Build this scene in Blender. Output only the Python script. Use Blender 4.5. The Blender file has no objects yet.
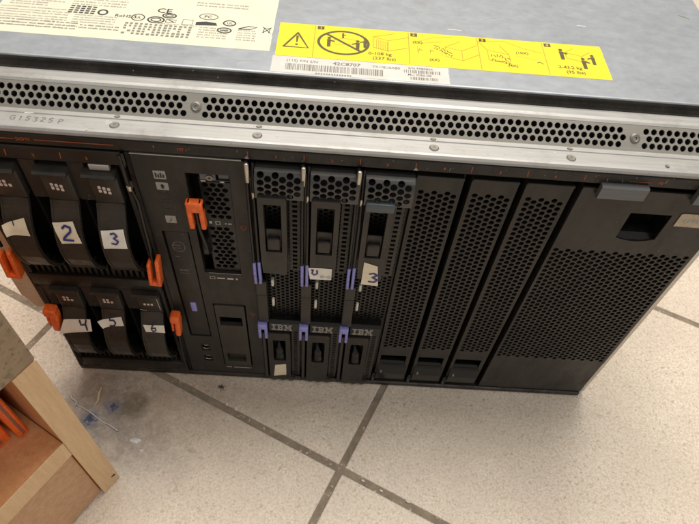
import bpy, bmesh, math, random
from mathutils import Vector, Matrix, Euler
random.seed(7)
scn = bpy.context.scene
col = scn.collection
mm = .001

# ------------------------------------------------------------------ materials
def newmat(name):
    m = bpy.data.materials.new(name); m.use_nodes = True
    nt = m.node_tree; b = nt.nodes['Principled BSDF']
    return m, nt, b
def N(nt, kind, **kw):
    n = nt.nodes.new(kind)
    for k, v in kw.items():
        if k in n.inputs: n.inputs[k].default_value = v
        else: setattr(n, k, v)
    return n
def ramp(nt, src, stops):
    r = nt.nodes.new('ShaderNodeValToRGB')
    e = r.color_ramp.elements
    while len(e) < len(stops): e.new(.5)
    for i, (p, c) in enumerate(stops):
        e[i].position = p; e[i].color = (c if len(c) == 4 else (*c, 1))
    nt.links.new(src, r.inputs['Fac']); return r
def mix(nt, fac, a, b, blend='MIX'):
    m = nt.nodes.new('ShaderNodeMix'); m.data_type = 'RGBA'; m.blend_type = blend
    def put(sock, v):
        if hasattr(v, 'links') or isinstance(v, bpy.types.NodeSocket): nt.links.new(v, sock)
        elif isinstance(v, (int, float)): sock.default_value = v
        else: sock.default_value = (*v, 1) if len(v) == 3 else v
    put(m.inputs[0], fac); put(m.inputs[6], a); put(m.inputs[7], b)
    return m.outputs[2]
def coords(nt, scale=(1, 1, 1), rot=(0, 0, 0), loc=(0, 0, 0)):
    t = nt.nodes.new('ShaderNodeTexCoord'); mp = nt.nodes.new('ShaderNodeMapping')
    mp.inputs['Scale'].default_value = scale; mp.inputs['Rotation'].default_value = rot
    mp.inputs['Location'].default_value = loc
    nt.links.new(t.outputs['Object'], mp.inputs[0]); return mp.outputs[0]
def noise(nt, vec, scale, detail=3, rough=.55):
    n = N(nt, 'ShaderNodeTexNoise'); n.inputs['Scale'].default_value = scale
    n.inputs['Detail'].default_value = detail; n.inputs['Roughness'].default_value = rough
    nt.links.new(vec, n.inputs['Vector']); return n.outputs['Fac']
def bump(nt, b, h, strength, dist):
    n = N(nt, 'ShaderNodeBump'); n.inputs['Strength'].default_value = strength
    n.inputs['Distance'].default_value = dist
    nt.links.new(h, n.inputs['Height']); nt.links.new(n.outputs[0], b.inputs['Normal'])

def plastic(name, c, rough=.45, dust=.25, dustc=(.16, .13, .10), grain=2600, bs=.15):
    m, nt, b = newmat(name); v = coords(nt)
    b.inputs['Specular IOR Level'].default_value = .36
    d1 = noise(nt, v, 28, 5, .65); d2 = noise(nt, v, 900, 3, .7)
    r1 = ramp(nt, d1, [(.42, (0, 0, 0)), (.75, (dust,) * 3)])
    r2 = ramp(nt, d2, [(.60, (0, 0, 0)), (.74, (dust * 1.2,) * 3)])
    ad = N(nt, 'ShaderNodeMath', operation='ADD'); nt.links.new(r1.outputs[0], ad.inputs[0]); nt.links.new(r2.outputs[0], ad.inputs[1])
    nt.links.new(mix(nt, ad.outputs[0], c, dustc), b.inputs['Base Color'])
    rr = ramp(nt, noise(nt, coords(nt, (1, 1, .35)), 75, 6, .75), [(.35, (max(.1, rough - .16),) * 3), (.68, (rough + .18,) * 3)]); nt.links.new(rr.outputs[0], b.inputs['Roughness'])
    vo = N(nt, 'ShaderNodeTexVoronoi'); vo.inputs['Scale'].default_value = 130; nt.links.new(v, vo.inputs['Vector'])
    spk = ramp(nt, vo.outputs['Distance'], [(.035, (.55,) * 3), (.06, (0, 0, 0))])
    src = b.inputs['Base Color'].links[0].from_socket
    nt.links.new(mix(nt, spk.outputs[0], src, (.22, .19, .16)), b.inputs['Base Color'])
    bump(nt, b, noise(nt, v, grain, 2), bs, .0002)
    return m
def metal(name, c, rough=.35, metallic=.9, stretch=(6, 160, 160), dirt=(.16, .13, .10), dirtamt=.5, spangle=False):
    m, nt, b = newmat(name); v = coords(nt); vs = coords(nt, stretch)
    b.inputs['Metallic'].default_value = metallic
    n1 = noise(nt, v, 14, 6, .7); n2 = noise(nt, vs, 6, 4, .6); n3 = noise(nt, v, 420, 3, .7)
    base = mix(nt, ramp(nt, n2, [(.35, (0, 0, 0)), (.7, (1, 1, 1))]).outputs[0], tuple(x * .84 for x in c), c)
    if spangle:
        vo = N(nt, 'ShaderNodeTexVoronoi'); vo.inputs['Scale'].default_value = 260
        nt.links.new(v, vo.inputs['Vector'])
        sep = N(nt, 'ShaderNodeSeparateColor'); nt.links.new(vo.outputs['Color'], sep.inputs[0])
        base = mix(nt, .10, base, mix(nt, sep.outputs[0], tuple(x * .72 for x in c), tuple(min(1, x * 1.2) for x in c)))
    dm = ramp(nt, n1, [(.52, (0, 0, 0)), (.78, (dirtamt,) * 3)])
    d3 = ramp(nt, n3, [(.66, (0, 0, 0)), (.76, (dirtamt * .8,) * 3)])
    ad = N(nt, 'ShaderNodeMath', operation='MAXIMUM'); nt.links.new(dm.outputs[0], ad.inputs[0]); nt.links.new(d3.outputs[0], ad.inputs[1])
    nt.links.new(mix(nt, ad.outputs[0], base, dirt), b.inputs['Base Color'])
    rr = ramp(nt, n1, [(.3, (rough - .06,) * 3), (.8, (rough + .22,) * 3)]); nt.links.new(rr.outputs[0], b.inputs['Roughness'])
    bump(nt, b, n2, .06, .0005)
    return m
def wood(name, c1, c2, rot=(0, 0, 0), stretch=(8, 8, .6), rough=.45, speck=0):
    m, nt, b = newmat(name); v = coords(nt, stretch, rot)
    n1 = noise(nt, v, 26, 6, .65); n2 = noise(nt, v, 130, 3, .6)
    base = mix(nt, ramp(nt, n1, [(.3, (0, 0, 0)), (.7, (1, 1, 1))]).outputs[0], c1, c2)
    base = mix(nt, ramp(nt, n2, [(.52, (0, 0, 0)), (.75, (.30,) * 3)]).outputs[0], base, tuple(x * .6 for x in c1))
    if speck:
        vo = N(nt, 'ShaderNodeTexVoronoi'); vo.inputs['Scale'].default_value = speck
        nt.links.new(coords(nt), vo.inputs['Vector'])
        sp = N(nt, 'ShaderNodeSeparateColor'); nt.links.new(vo.outputs['Color'], sp.inputs[0])
        base = mix(nt, ramp(nt, sp.outputs[0], [(.0, (.55,) * 3), (.5, (0, 0, 0))]).outputs[0], base, tuple(x * .45 for x in c1))
    nt.links.new(base, b.inputs['Base Color']); b.inputs['Roughness'].default_value = rough
    bump(nt, b, n2, .25, .0004)
    return m
def flat(name, c, rough=.5, metallic=0, var=.12, spec=.5, scale=350):
    m, nt, b = newmat(name); v = coords(nt)
    n = noise(nt, v, scale, 4, .65)
    nt.links.new(mix(nt, ramp(nt, n, [(.35, (0, 0, 0)), (.7, (1, 1, 1))]).outputs[0], tuple(x * (1 - var) for x in c), tuple(min(1, x * (1 + var)) for x in c)), b.inputs['Base Color'])
    b.inputs['Roughness'].default_value = rough; b.inputs['Metallic'].default_value = metallic
    b.inputs['Specular IOR Level'].default_value = spec
    return m

M = {}
M['bezel'] = plastic('dusty_black_plastic', (.0105, .0092, .0082), .44, .10)
M['bezel2'] = plastic('dark_grey_plastic', (.0185, .0165, .0145), .47, .10)
M['panel'] = plastic('blanking_panel_plastic', (.0165, .0145, .0120), .42, .10)
M['gloss'] = plastic('glossy_black_plastic', (.0065, .0065, .0068), .16, .06)
M['handle'] = plastic('worn_charcoal_plastic', (.026, .0235, .0205), .40, .16)
M['lever'] = plastic('scuffed_lever_plastic', (.028, .025, .021), .34, .24)
M['dark'] = flat('dark_interior', (.006, .006, .006), .8, spec=.2)  # near-black colour stands in for shade deep inside the openings
M['mesh'] = plastic('perforated_black_steel', (.0150, .0140, .0125), .36, .10)
M['capm'] = metal('dark_nickel_steel', (.085, .083, .082), .26, .7, dirtamt=.35)
M['silver'] = metal('silver_tag_metal', (.62, .61, .58), .35, .6, dirtamt=.6)
M['galv'] = metal('galvanised_steel_sheet', (.35, .378, .41), .46, .60, stretch=(14, 24, 14), dirtamt=.30, spangle=True)
M['flange'] = metal('worn_zinc_flange', (.41, .41, .40), .48, .66, dirtamt=.75)
M['ear'] = metal('dull_side_steel', (.66, .60, .52), .45, .30, dirtamt=.25)
M['screw'] = metal('screw_steel', (.26, .245, .22), .5, .7, dirtamt=.8)
M['pin'] = metal('bright_pin', (.55, .52, .46), .25, .9, dirtamt=.3)
M['hinge'] = metal('brushed_grey_tab', (.15, .155, .165), .45, .5, dirtamt=.2)
M['rubber'] = plastic('grimy_black_rubber', (.008, .007, .006), .75, .25, dustc=(.08, .065, .05))
M['rubber'].node_tree.nodes['Principled BSDF'].inputs['Specular IOR Level'].default_value = .15
M['orange'] = flat('orange_release_plastic', (.84, .138, .02), .42, var=.22)
M['oprint'] = flat('orange_print', (.36, .085, .03), .6)
M['blue'] = flat('periwinkle_plastic', (.25, .25, .60), .45, var=.18)
M['white'] = flat('white_print', (.50, .48, .45), .6)
M['pinkmark'] = flat('pale_indicator_marks', (.62, .52, .47), .6)
M['greyprint'] = flat('grey_print', (.16, .15, .14), .6)
M['label_cream'] = flat('cream_label_paper', (.68, .645, .51), .5, var=.05, scale=60)
M['label_white'] = flat('white_label_paper', (.60, .58, .54), .5, var=.06, scale=90)
M['label_yellow'] = flat('yellow_label_paper', (.80, .64, .018), .45, var=.04, scale=60)
M['ink'] = flat('black_ink', (.03, .03, .028), .6)
M['inkgrey'] = flat('faded_ink', (.20, .19, .16), .6)
M['inkyel'] = flat('ink_on_yellow', (.09, .075, .02), .6)
M['inkyel2'] = flat('thin_ink_on_yellow', (.42, .33, .03), .6)
M['tape'] = flat('masking_tape_paper', (.74, .66, .50), .7, var=.08, scale=120)
M['tape2'] = flat('pale_tape_paper', (.74, .70, .63), .7, var=.08, scale=120)
M['bluepen'] = flat('blue_pen_ink', (.035, .035, .17), .5)
M['penblack'] = flat('dark_pen_ink', (.03, .03, .05), .5)
M['marker'] = flat('grey_marker_ink', (.10, .10, .10), .6)
M['beige'] = flat('beige_plastic_tag', (.42, .34, .24), .5, var=.15)
M['painted_glint'] = flat('blue_grey_painted_glint', (.055, .07, .08), .28)  # colour stands in for a reflection on the handle top
M['fog'] = flat('silver_smudge', (.30, .29, .27), .45)

# ------------------------------------------------------------------ mesh builder
class MB:
    def __init__(s): s.v = []; s.f = []; s.mi = []; s.sm = []
    def add(s, vs, fs, mi=0, smooth=False):
        o = len(s.v); s.v += [tuple(p) for p in vs]
        for f in fs: s.f.append(tuple(i + o for i in f)); s.mi.append(mi); s.sm.append(smooth)
    def box(s, x0, x1, y0, y1, z0, z1, bev=0, mat=None, mi=0, seg=1):
        bm = bmesh.new(); bmesh.ops.create_cube(bm, size=1)
        for v in bm.verts:
            v.co = Vector(((x0 + x1) / 2 + v.co.x * (x1 - x0), (y0 + y1) / 2 + v.co.y * (y1 - y0), (z0 + z1) / 2 + v.co.z * (z1 - z0)))
        if bev: bmesh.ops.bevel(bm, geom=bm.edges[:], offset=bev, segments=seg, affect='EDGES', profile=.5)
        if mat is not None: bmesh.ops.transform(bm, matrix=mat, verts=bm.verts)
        bm.verts.index_update()
        s.add([v.co[:] for v in bm.verts], [[v.index for v in f.verts] for f in bm.faces], mi, seg > 1); bm.free(); return s
    def prism(s, poly, x0, x1, mi=0, smooth=False, axis='x'):
        # closed polygon in (y,z) swept along x
        n = len(poly)
        vs = [(x0, a, b) for a, b in poly] + [(x1, a, b) for a, b in poly]
        fs = [(i, (i + 1) % n, n + (i + 1) % n, n + i) for i in range(n)]
        s.add(vs, fs, mi, smooth); s.add(vs, [tuple(range(n))[::-1], tuple(range(n, 2 * n))], mi); return s
    def tube(s, pts, r, n=10, mi=0):
        P = [Vector(p) for p in pts]; rings = []
        rs = r if isinstance(r, (list, tuple)) else [r] * len(P)
        up = Vector((0.13, .21, 1)).normalized()
        for i, p in enumerate(P):
            d = (P[min(i + 1, len(P) - 1)] - P[max(i - 1, 0)]).normalized()
            u = up if abs(d.dot(up)) < .93 else Vector((1, .1, 0)).normalized()
            a = d.cross(u).normalized(); b = d.cross(a)
            rings.append([p + (a * math.cos(2 * math.pi * k / n) + b * math.sin(2 * math.pi * k / n)) * rs[i] for k in range(n)])
        vs = [v for rg in rings for v in rg]
        fs = [(i * n + k, i * n + (k + 1) % n, (i + 1) * n + (k + 1) % n, (i + 1) * n + k) for i in range(len(P) - 1) for k in range(n)]
        s.add(vs, fs, mi, True); s.add(vs, [tuple(range(n)), tuple(range((len(P) - 1) * n, len(P) * n))], mi); return s
    def plate(s, outline, holes, t, fn, mi=0, sides=True):
        """2-D outline with holes; fn(u, v, d) -> world, d = 0 at the face and t behind it"""
        cu = bpy.data.curves.new('tmp', 'CURVE'); cu.dimensions = '2D'; cu.fill_mode = 'FRONT'
        loops = [outline] + list(holes)
        for L in loops:
            sp = cu.splines.new('POLY'); sp.points.add(len(L) - 1); sp.use_cyclic_u = True
            for i, (a, b) in enumerate(L): sp.points[i].co = (a, b, 0, 1)
        ob = bpy.data.objects.new('tmp', cu); me = bpy.data.meshes.new_from_object(ob)
        vs = [v.co.copy() for v in me.vertices]; fs = [tuple(p.vertices) for p in me.polygons]
        bpy.data.objects.remove(ob); bpy.data.curves.remove(cu); bpy.data.meshes.remove(me)
        s.add([fn(v.x, v.y, 0) for v in vs], fs, mi)
        if sides and t:
            for L in loops:
                n = len(L)
                s.add([fn(a, b, 0) for a, b in L] + [fn(a, b, t) for a, b in L], [(i, (i + 1) % n, n + (i + 1) % n, n + i) for i in range(n)], mi)
            s.add([fn(v.x, v.y, t) for v in vs], fs, mi)
        return s
    def text(s, body, size, fn, mi=0, sx=1, align='LEFT'):
        cu = bpy.data.curves.new('tmp', 'FONT'); cu.body = body; cu.size = size; cu.align_x = align; cu.resolution_u = 2; cu.offset = size * .012
        ob = bpy.data.objects.new('tmp', cu); me = bpy.data.meshes.new_from_object(ob)
        s.add([fn(v.co.x * sx, v.co.y, 0) for v in me.vertices], [tuple(p.vertices) for p in me.polygons], mi)
        bpy.data.objects.remove(ob); bpy.data.curves.remove(cu); bpy.data.meshes.remove(me); return s
    def stroke(s, pts, w, fn, mi=0, closed=False, lift=0):
        P = [Vector((a, b, 0)) for a, b in pts]; n = len(P); L = []; R_ = []
        for i in range(n):
            if closed: d = P[(i + 1) % n] - P[i - 1]; 
            else: d = P[min(i + 1, n - 1)] - P[max(i - 1, 0)]
            d.normalize(); nn = Vector((-d.y, d.x, 0))
            L.append(P[i] + nn * w / 2); R_.append(P[i] - nn * w / 2)
        vs = [fn(p.x, p.y, -lift) for p in L] + [fn(p.x, p.y, -lift) for p in R_]
        rg = range(n if closed else n - 1)
        s.add(vs, [(i, (i + 1) % n, n + (i + 1) % n, n + i) for i in rg], mi); return s
    def build(s, name, mats, parent=None, recalc=True):
        me = bpy.data.meshes.new(name)
        off = parent.matrix_world.translation.copy() if parent else Vector((0, 0, 0))
        me.from_pydata([Vector(p) - off for p in s.v], [], s.f)
        if not isinstance(mats, (list, tuple)): mats = [mats]
        for m in mats: me.materials.append(m)
        for p, k, sm in zip(me.polygons, s.mi, s.sm): p.material_index = k; p.use_smooth = sm
        if recalc:
            bm = bmesh.new(); bm.from_mesh(me); bmesh.ops.recalc_face_normals(bm, faces=bm.faces); bm.to_mesh(me); bm.free()
        me.update()
        o = bpy.data.objects.new(name, me); col.objects.link(o)
        if parent: o.parent = parent
        return o
def tag(o, label=None, cat=None, group=None, kind=None):
    if label: o['label'] = label
    if cat: o['category'] = cat
    if group: o['group'] = group
    if kind: o['kind'] = kind
    return o
def thing(name, loc, label, cat, group=None, par=None):
    o = bpy.data.objects.new(name, None); o.empty_display_size = .02; o.location = loc; col.objects.link(o)
    if par: o.parent = par
    o.matrix_world = Matrix.Translation(loc)
    return tag(o, label, cat, group)
def rect(x0, x1, z0, z1): return [(x0, z0), (x1, z0), (x1, z1), (x0, z1)]
def rrect(x0, x1, z0, z1, r, n=3):
    out = []
    for cx, cz, a0 in ((x1 - r, z1 - r, 0), (x0 + r, z1 - r, 90), (x0 + r, z0 + r, 180), (x1 - r, z0 + r, 270)):
        for k in range(n + 1):
            a = math.radians(a0 + 90 * k / n); out.append((cx + r * math.cos(a), cz + r * math.sin(a)))
    return out
def ngon(cx, cz, r, n=6, a0=0, sz=1): return [(cx + r * math.cos(a0 + 2 * math.pi * k / n), cz + sz * r * math.sin(a0 + 2 * math.pi * k / n)) for k in range(n)]
def honey_v(x0, x1, z0, z1, p, r, skip=None, n=6):     # columns, every other one shifted half a pitch
    dx = p * .866; nc = int((x1 - x0 - 2 * r) / dx) + 1; xs = (x0 + x1) / 2 - (nc - 1) * dx / 2; H = []
    for c in range(nc):
        x = xs + c * dx; z = z1 - r - (p / 2 if c % 2 else 0)
        while z - r > z0:
            if not (skip and skip(x, z)): H.append(ngon(x, z, r, n))
            z -= p
    return H
def honey_h(x0, x1, z0, z1, p, r, skip=None, n=6):     # rows, every other one shifted
    dz = p * .866; z = z1 - r; k = 0; H = []
    while z - r > z0:
        x = x0 + r + (p / 2 if k % 2 else 0)
        while x + r < x1:
            if not (skip and skip(x, z)): H.append(ngon(x, z, r, n, math.pi / n if n == 6 else 0))
            x += p
        z -= dz; k += 1
    return H
def face(y):  # front-plane mapping in mm
    return lambda u, v, d: (u * mm, (y + d) * mm, v * mm)
def topm(z, ox=0, oy=0, rot=0):
    c, s_ = math.cos(rot), math.sin(rot)
    return lambda u, v, d: ((ox + u * c - v * s_) * mm, (oy + u * s_ + v * c) * mm, (z - d) * mm)
def B(mb, x0, x1, y0, y1, z0, z1, bev=0, mat=None, mi=0, seg=1):
    return mb.box(x0 * mm, x1 * mm, y0 * mm, y1 * mm, z0 * mm, z1 * mm, bev * mm, mat, mi, seg)

FLOOR = -4.0

# ------------------------------------------------------------------ floor (tiles with real joints)
def mat_tile():
    m, nt, b = newmat('speckled_beige_tile'); v = coords(nt)
    def cell(scale, lo, hi):
        vo = N(nt, 'ShaderNodeTexVoronoi'); vo.inputs['Scale'].default_value = scale
        nt.links.new(v, vo.inputs['Vector'])
        sp = N(nt, 'ShaderNodeSeparateColor'); nt.links.new(vo.outputs['Color'], sp.inputs[0]); return sp.outputs
    c1 = cell(900, 0, 1); c2 = cell(520, 0, 1)
    n1 = noise(nt, v, 480, 3, .7)
    base = mix(nt, ramp(nt, n1, [(.38, (0, 0, 0)), (.62, (1, 1, 1))]).outputs[0], (.57, .49, .39), (.76, .69, .58))
    base = mix(nt, ramp(nt, c1[0], [(.0, (.5,) * 3), (.14, (.4,) * 3), (.18, (0, 0, 0))]).outputs[0], base, (.42, .32, .22))
    base = mix(nt, ramp(nt, c2[1], [(.0, (.45,) * 3), (.035, (.4,) * 3), (.045, (0, 0, 0))]).outputs[0], base, (.22, .18, .14))
    base = mix(nt, ramp(nt, c1[2], [(.80, (0, 0, 0)), (.83, (.6,) * 3), (1, (.7,) * 3)]).outputs[0], base, (.80, .74, .64))
    n4 = noise(nt, v, 17, 6, .7); base = mix(nt, ramp(nt, n4, [(.40, (0, 0, 0)), (.75, (.35,) * 3)]).outputs[0], base, (.44, .37, .30))
    n2 = noise(nt, v, 6, 5, .65)
    base = mix(nt, ramp(nt, n2, [(.45, (0, 0, 0)), (.72, (.22,) * 3)]).outputs[0], base, (.36, .30, .24))
    n5 = noise(nt, v, 2.2, 4, .6); base = mix(nt, ramp(nt, n5, [(.42, (0, 0, 0)), (.62, (.30,) * 3)]).outputs[0], base, (.62, .52, .44))
    sc_ = noise(nt, coords(nt, (3, 40, 1), (0, 0, .5)), 9, 4, .6); base = mix(nt, ramp(nt, sc_, [(.66, (0, 0, 0)), (.74, (.28,) * 3)]).outputs[0], base, (.30, .26, .22))
    # grime spots with shapes of their own
    def spot(base, cx, cy, r, amt, colr, ns=38, w=.55):
        geo = coords(nt, (1, 1, 1), (0, 0, 0), (-cx, -cy, .004))
        nz = N(nt, 'ShaderNodeTexNoise'); nz.inputs['Scale'].default_value = ns; nz.inputs['Detail'].default_value = 5
        nt.links.new(geo, nz.inputs['Vector'])
        sc = N(nt, 'ShaderNodeVectorMath', operation='SCALE'); sc.inputs['Scale'].default_value = w * r * 2
        sub = N(nt, 'ShaderNodeVectorMath', operation='SUBTRACT'); sub.inputs[1].default_value = (.5, .5, .5)
        nt.links.new(nz.outputs['Color'], sub.inputs[0]); nt.links.new(sub.outputs[0], sc.inputs[0])
        ad = N(nt, 'ShaderNodeVectorMath', operation='ADD'); nt.links.new(geo, ad.inputs[0]); nt.links.new(sc.outputs[0], ad.inputs[1])
        ln = N(nt, 'ShaderNodeVectorMath', operation='LENGTH'); nt.links.new(ad.outputs[0], ln.inputs[0])
        mr = N(nt, 'ShaderNodeMapRange'); mr.inputs['From Min'].default_value = r * .35; mr.inputs['From Max'].default_value = r
        mr.inputs['To Min'].default_value = amt; mr.inputs['To Max'].default_value = 0
        nt.links.new(ln.outputs['Value'], mr.inputs['Value'])
        fine = noise(nt, v, 160, 4, .7)
        fr = ramp(nt, fine, [(.3, (.45,) * 3), (.65, (1, 1, 1))])
        mu = N(nt, 'ShaderNodeMath', operation='MULTIPLY'); nt.links.new(mr.outputs[0], mu.inputs[0]); nt.links.new(fr.outputs[0], mu.inputs[1])
        return mix(nt, mu.outputs[0], base, colr)
    base = spot(base, .030, -.033,   .054, .85, (.20, .18, .165))
    base = spot(base, .012, -.018, .028, .6, (.25, .17, .13))
    base = spot(base, .052, -.034, .017, .9, (.12, .10, .055))
    base = spot(base, .020, -.047, .011, .7, (.11, .14, .24), 90)
    base = spot(base, .0366, -.035, .009, .7, (.11, .14, .24), 90)
    base = spot(base, .060, -.062, .036, .65, (.20, .18, .16))
    base = spot(base, .100, -.030, .065, .5, (.27, .20, .14))
    base = spot(base, .160, -.035, .060, .25, (.30, .25, .19), 20)
    base = spot(base, .080, -.085, .040, .25, (.22, .21, .22), 25)
    base = spot(base, .400, -.085, .045, .18, (.36, .24, .22), 20)
    nt.links.new(base, b.inputs['Base Color'])
    b.inputs['Roughness'].default_value = .5
    bump(nt, b, noise(nt, v, 240, 4, .7), .18, .0006)
    return m
def mat_grout():
    m, nt, b = newmat('dirty_grout'); v = coords(nt)
    n1 = noise(nt, v, 90, 5, .7)
    base = mix(nt, ramp(nt, n1, [(.3, (0, 0, 0)), (.7, (1, 1, 1))]).outputs[0], (.17, .135, .10), (.29, .24, .18))
    n2 = noise(nt, v, 210, 3, .7)
    base = mix(nt, ramp(nt, n2, [(.60, (0, 0, 0)), (.68, (.8,) * 3)]).outputs[0], base, (.58, .54, .46))
    nt.links.new(base, b.inputs['Base Color']); b.inputs['Roughness'].default_value = .85
    bump(nt, b, n1, .5, .001)
    return m
fl = MB(); T_ = 297.0; G = 5.8; th = -.4412
ca, sa = math.cos(th), math.sin(th)
def rotpt(u, v, z): return ((230.9 + u * ca - v * sa) * mm, (-77.9 + u * sa + v * ca) * mm, z * mm)
R_N = 9
a0 = -R_N * T_
fl.add([rotpt(a0, a0, FLOOR - 1.1), rotpt(-a0, a0, FLOOR - 1.1), rotpt(-a0, -a0, FLOOR - 1.1), rotpt(a0, -a0, FLOOR - 1.1)], [(0, 1, 2, 3)], 1)
for i in range(-R_N, R_N):
    for j in range(-R_N, R_N):
        x0, x1, y0, y1 = i * T_ + G / 2, (i + 1) * T_ - G / 2, j * T_ + G / 2, (j + 1) * T_ - G / 2
        vs = []
        for ins, z in ((0, FLOOR - 1.09), (0, FLOOR - .7), (.35, FLOOR - .15), (.9, FLOOR)):
            vs += [rotpt(x0 + ins, y0 + ins, z), rotpt(x1 - ins, y0 + ins, z), rotpt(x1 - ins, y1 - ins, z), rotpt(x0 + ins, y1 - ins, z)]
        fs = [(k * 4 + q, k * 4 + (q + 1) % 4, k * 4 + 4 + (q + 1) % 4, k * 4 + 4 + q) for k in range(3) for q in range(4)] + [(12, 13, 14, 15)]
        fl.add(vs, fs, 0)
floor = fl.build('floor', [mat_tile(), mat_grout()]); tag(floor, kind='structure')

# ------------------------------------------------------------------ chassis
ch = thing('server_chassis', (.2225, 0, FLOOR * mm), 'large grey steel rack server chassis with black front frame and yellow warning label on top', 'server chassis')
HZ = 281.2
# shell box behind the module bay
body = MB()
B(body, -4, 449, 36, 700, -1.5, 258.5, 1)
B(body, -4, -1.2, 1.5, 36.5, 93, 258, .3); B(body, 445.5, 448.5, 2.5, 36.5, -1, 258, .3)
body.build('steel_body', M['ear'], ch)
dk = MB(); B(dk, -1, 445.3, 33, 35.8, 2.5, 257)
dk.build('bay_interior', M['dark'], ch)
# rack ears
ears = MB()
ears.plate([(-13.5, 259), (-13.5, 106), (-10.5, 101), (-7, 91.5), (2.2, 91.5), (2.2, 259)], [ngon(-3.4, 113.4, 1.5, 12), ngon(-4.6, 205, 2.6, 12)], 1.6, face(1.2))
ears.build('rack_ear', M['ear'], ch)
ears = MB()
ears.plate([(444, 259), (444, 104), (447.2, 107), (447.2, 259)], [], 1.6, face(1.4)); ears.plate(rect(443.2, 446, 10, 53), [], 1.5, face(1.6))
ears.build('rack_ear', M['ear'], ch)
# black front frame: top lip, bottom sill
fr = MB()
fr.prism([(0, .2585), (-.0004, .2590), (-.0004, .2655), (.0004, .2662), (.030, .2662), (.030, .2575), (.004, .2575)], .0005, .4428)
fr.prism([(0, -.0025), (-.0012, -.002), (-.0012, .0018), (0, .0024), (.034, .0024), (.034, -.0025)], .0005, .4428)
B(fr, .4, 2.6, .3, 34, 2.6, 257.3); B(fr, 442.4, 443.4, .6, 34, 2.6, 257.3)
for gx in (162.9, 254.3, 285.6, 316.6, 348.6): B(fr, gx - .5, gx + .5, 9, 34, 2.6, 257.3)
fr.build('front_frame', M['bezel'], ch)
# seam line under the lip
# front metal flange with perforated slope
def slope(u, v, d):    # v along the slope, d behind
    k = .7071
    return (u * mm, (14.6 + v * k + d * k) * mm, (270.6 + v * k - d * k) * mm)
fg = MB()
X0, X1 = -.0045, .4495
fg.prism([(.0003, .2664), (-.0008, .2675), (-.0006, .2690), (.0004, .2701), (.0016, .2705), (.0108, .2705), (.0112, .2701), (.0116, .2706), (.0146, .2706), (.0150, .2664)], X0, X1, smooth=False)
fg.build('front_flange', M['flange'], ch)
holes = []
pitch = 4.4
def fillrow(xa, xb):
    for r_ in range(3):
        v = 3.4 + r_ * 3.9
        x = xa + (pitch / 2 if r_ == 1 else 0)
        while x <= xb: holes.append(ngon(x, v, 1.78, 8, .39)); x += pitch
fillrow(-1, 128.6); fillrow(138.3, 370); fillrow(382, 444)
vg = MB(); vg.plate(rect(-4.5, 449.5, 0, 14.4), holes, 1.0, slope)
vg.build('perforated_strip', metal('vent_strip_steel', (.36, .345, .31), .5, .6, dirtamt=.55), ch)
bh = MB(); bh.plate(rect(-4, 449, 1, 13.5), [], .5, lambda u, v, d: slope(u, v, d + 6)); bh.build('strip_interior', M['dark'], ch)
rb = MB()
rb.prism([(.0249, .2809), (.0262, .2819), (.0282, .2823), (.0325, .2823), (.0346, .2816), (.0354, .2795), (.0354, .2745), (.0300, .2745), (.0300, .2790), (.0262, .2790)], X0, X1)
rb.build('rolled_edge', M['flange'], ch)
gk = MB()
pts = []
for k in range(13):
    a = math.pi * k / 12; pts.append((.0415 - .0036 * math.cos(math.pi - a) * -1, .2762 + .0026 * math.sin(a)))
gk.prism([(.0355, .2745), (.0355, .2758), (.0378, .2764), (.0385, .2772), (.0400, .2781), (.0412, .2775), (.0420, .2776), (.0438, .2790), (.0450, .2803), (.0460, .2808), (.0468, .2806), (.0468, .2745)], X0, X1)
gk.build('gasket_strip', M['rubber'], ch)
# top cover
tc = MB()
tc.prism([(.0470, .2600), (.0470, .2802), (.0476, .2810), (.0486, .2812), (.6990, .2812), (.7, .2802), (.7, .26)], -.0058, .4545)
tc.build('top_cover', M['galv'], ch)
for (x, y, z, r_) in [(91.9, 6.2, 270.5, 2.7), (167.8, 6.0, 270.5, 2.7), (263.5, 6.0, 270.5, 2.7), (339.1, 5.6, 270.5, 2.7), (392.4, 4.2, 270.5, 1.3)]:
    s_ = MB()
    s_.add(*(lambda R=r_, n=20: ([((x + rr * math.cos(2 * math.pi * k / n)) * mm, (y + rr * math.sin(2 * math.pi * k / n)) * mm, (z + h) * mm) for rr, h in ((R, .05), (R * .8, .55), (R * .25, .5), (R * .2, .2)) for k in range(n)],
        [(a * n + k, a * n + (k + 1) % n, (a + 1) * n + (k + 1) % n, (a + 1) * n + k) for a in range(3) for k in range(n)] + [tuple(range(3 * n, 4 * n))]))(), smooth=False)
    s_.build('screw', M['screw'], ch)
for x, y in ((91.6, 13.2), (263.4, 13.0), (339.8, 13.0), (167.9, 13.2)):
    s_ = MB(); n = 16
    s_.add([((x + rr * math.cos(2 * math.pi * k / n)) * mm, (y + rr * .75 * math.sin(2 * math.pi * k / n)) * mm, (270.6 + h) * mm) for rr, h in ((1.7, .03), (1.3, .45), (.5, .4)) for k in range(n)], [(a * n + k, a * n + (k + 1) % n, (a + 1) * n + (k + 1) % n, (a + 1) * n + k) for a in range(2) for k in range(n)] + [tuple(range(2 * n, 3 * n))])
    s_.build('screw', M['screw'], ch)
for x in (133.3, 376.1):
    s_ = MB(); n = 20; rings = ((3.0, -.05), (2.7, -.5), (1.9, -.9), (1.6, -.7), (.9, -.7), (.7, .1))
    s_.add([slope(x + rr * math.cos(2 * math.pi * k / n), 7.2 + rr * math.sin(2 * math.pi * k / n), h) for rr, h in rings for k in range(n)],
        [(a * n + k, a * n + (k + 1) % n, (a + 1) * n + (k + 1) % n, (a + 1) * n + k) for a in range(5) for k in range(n)] + [tuple(range(5 * n, 6 * n))])
    s_.build('screw', M['screw'], ch)
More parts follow.
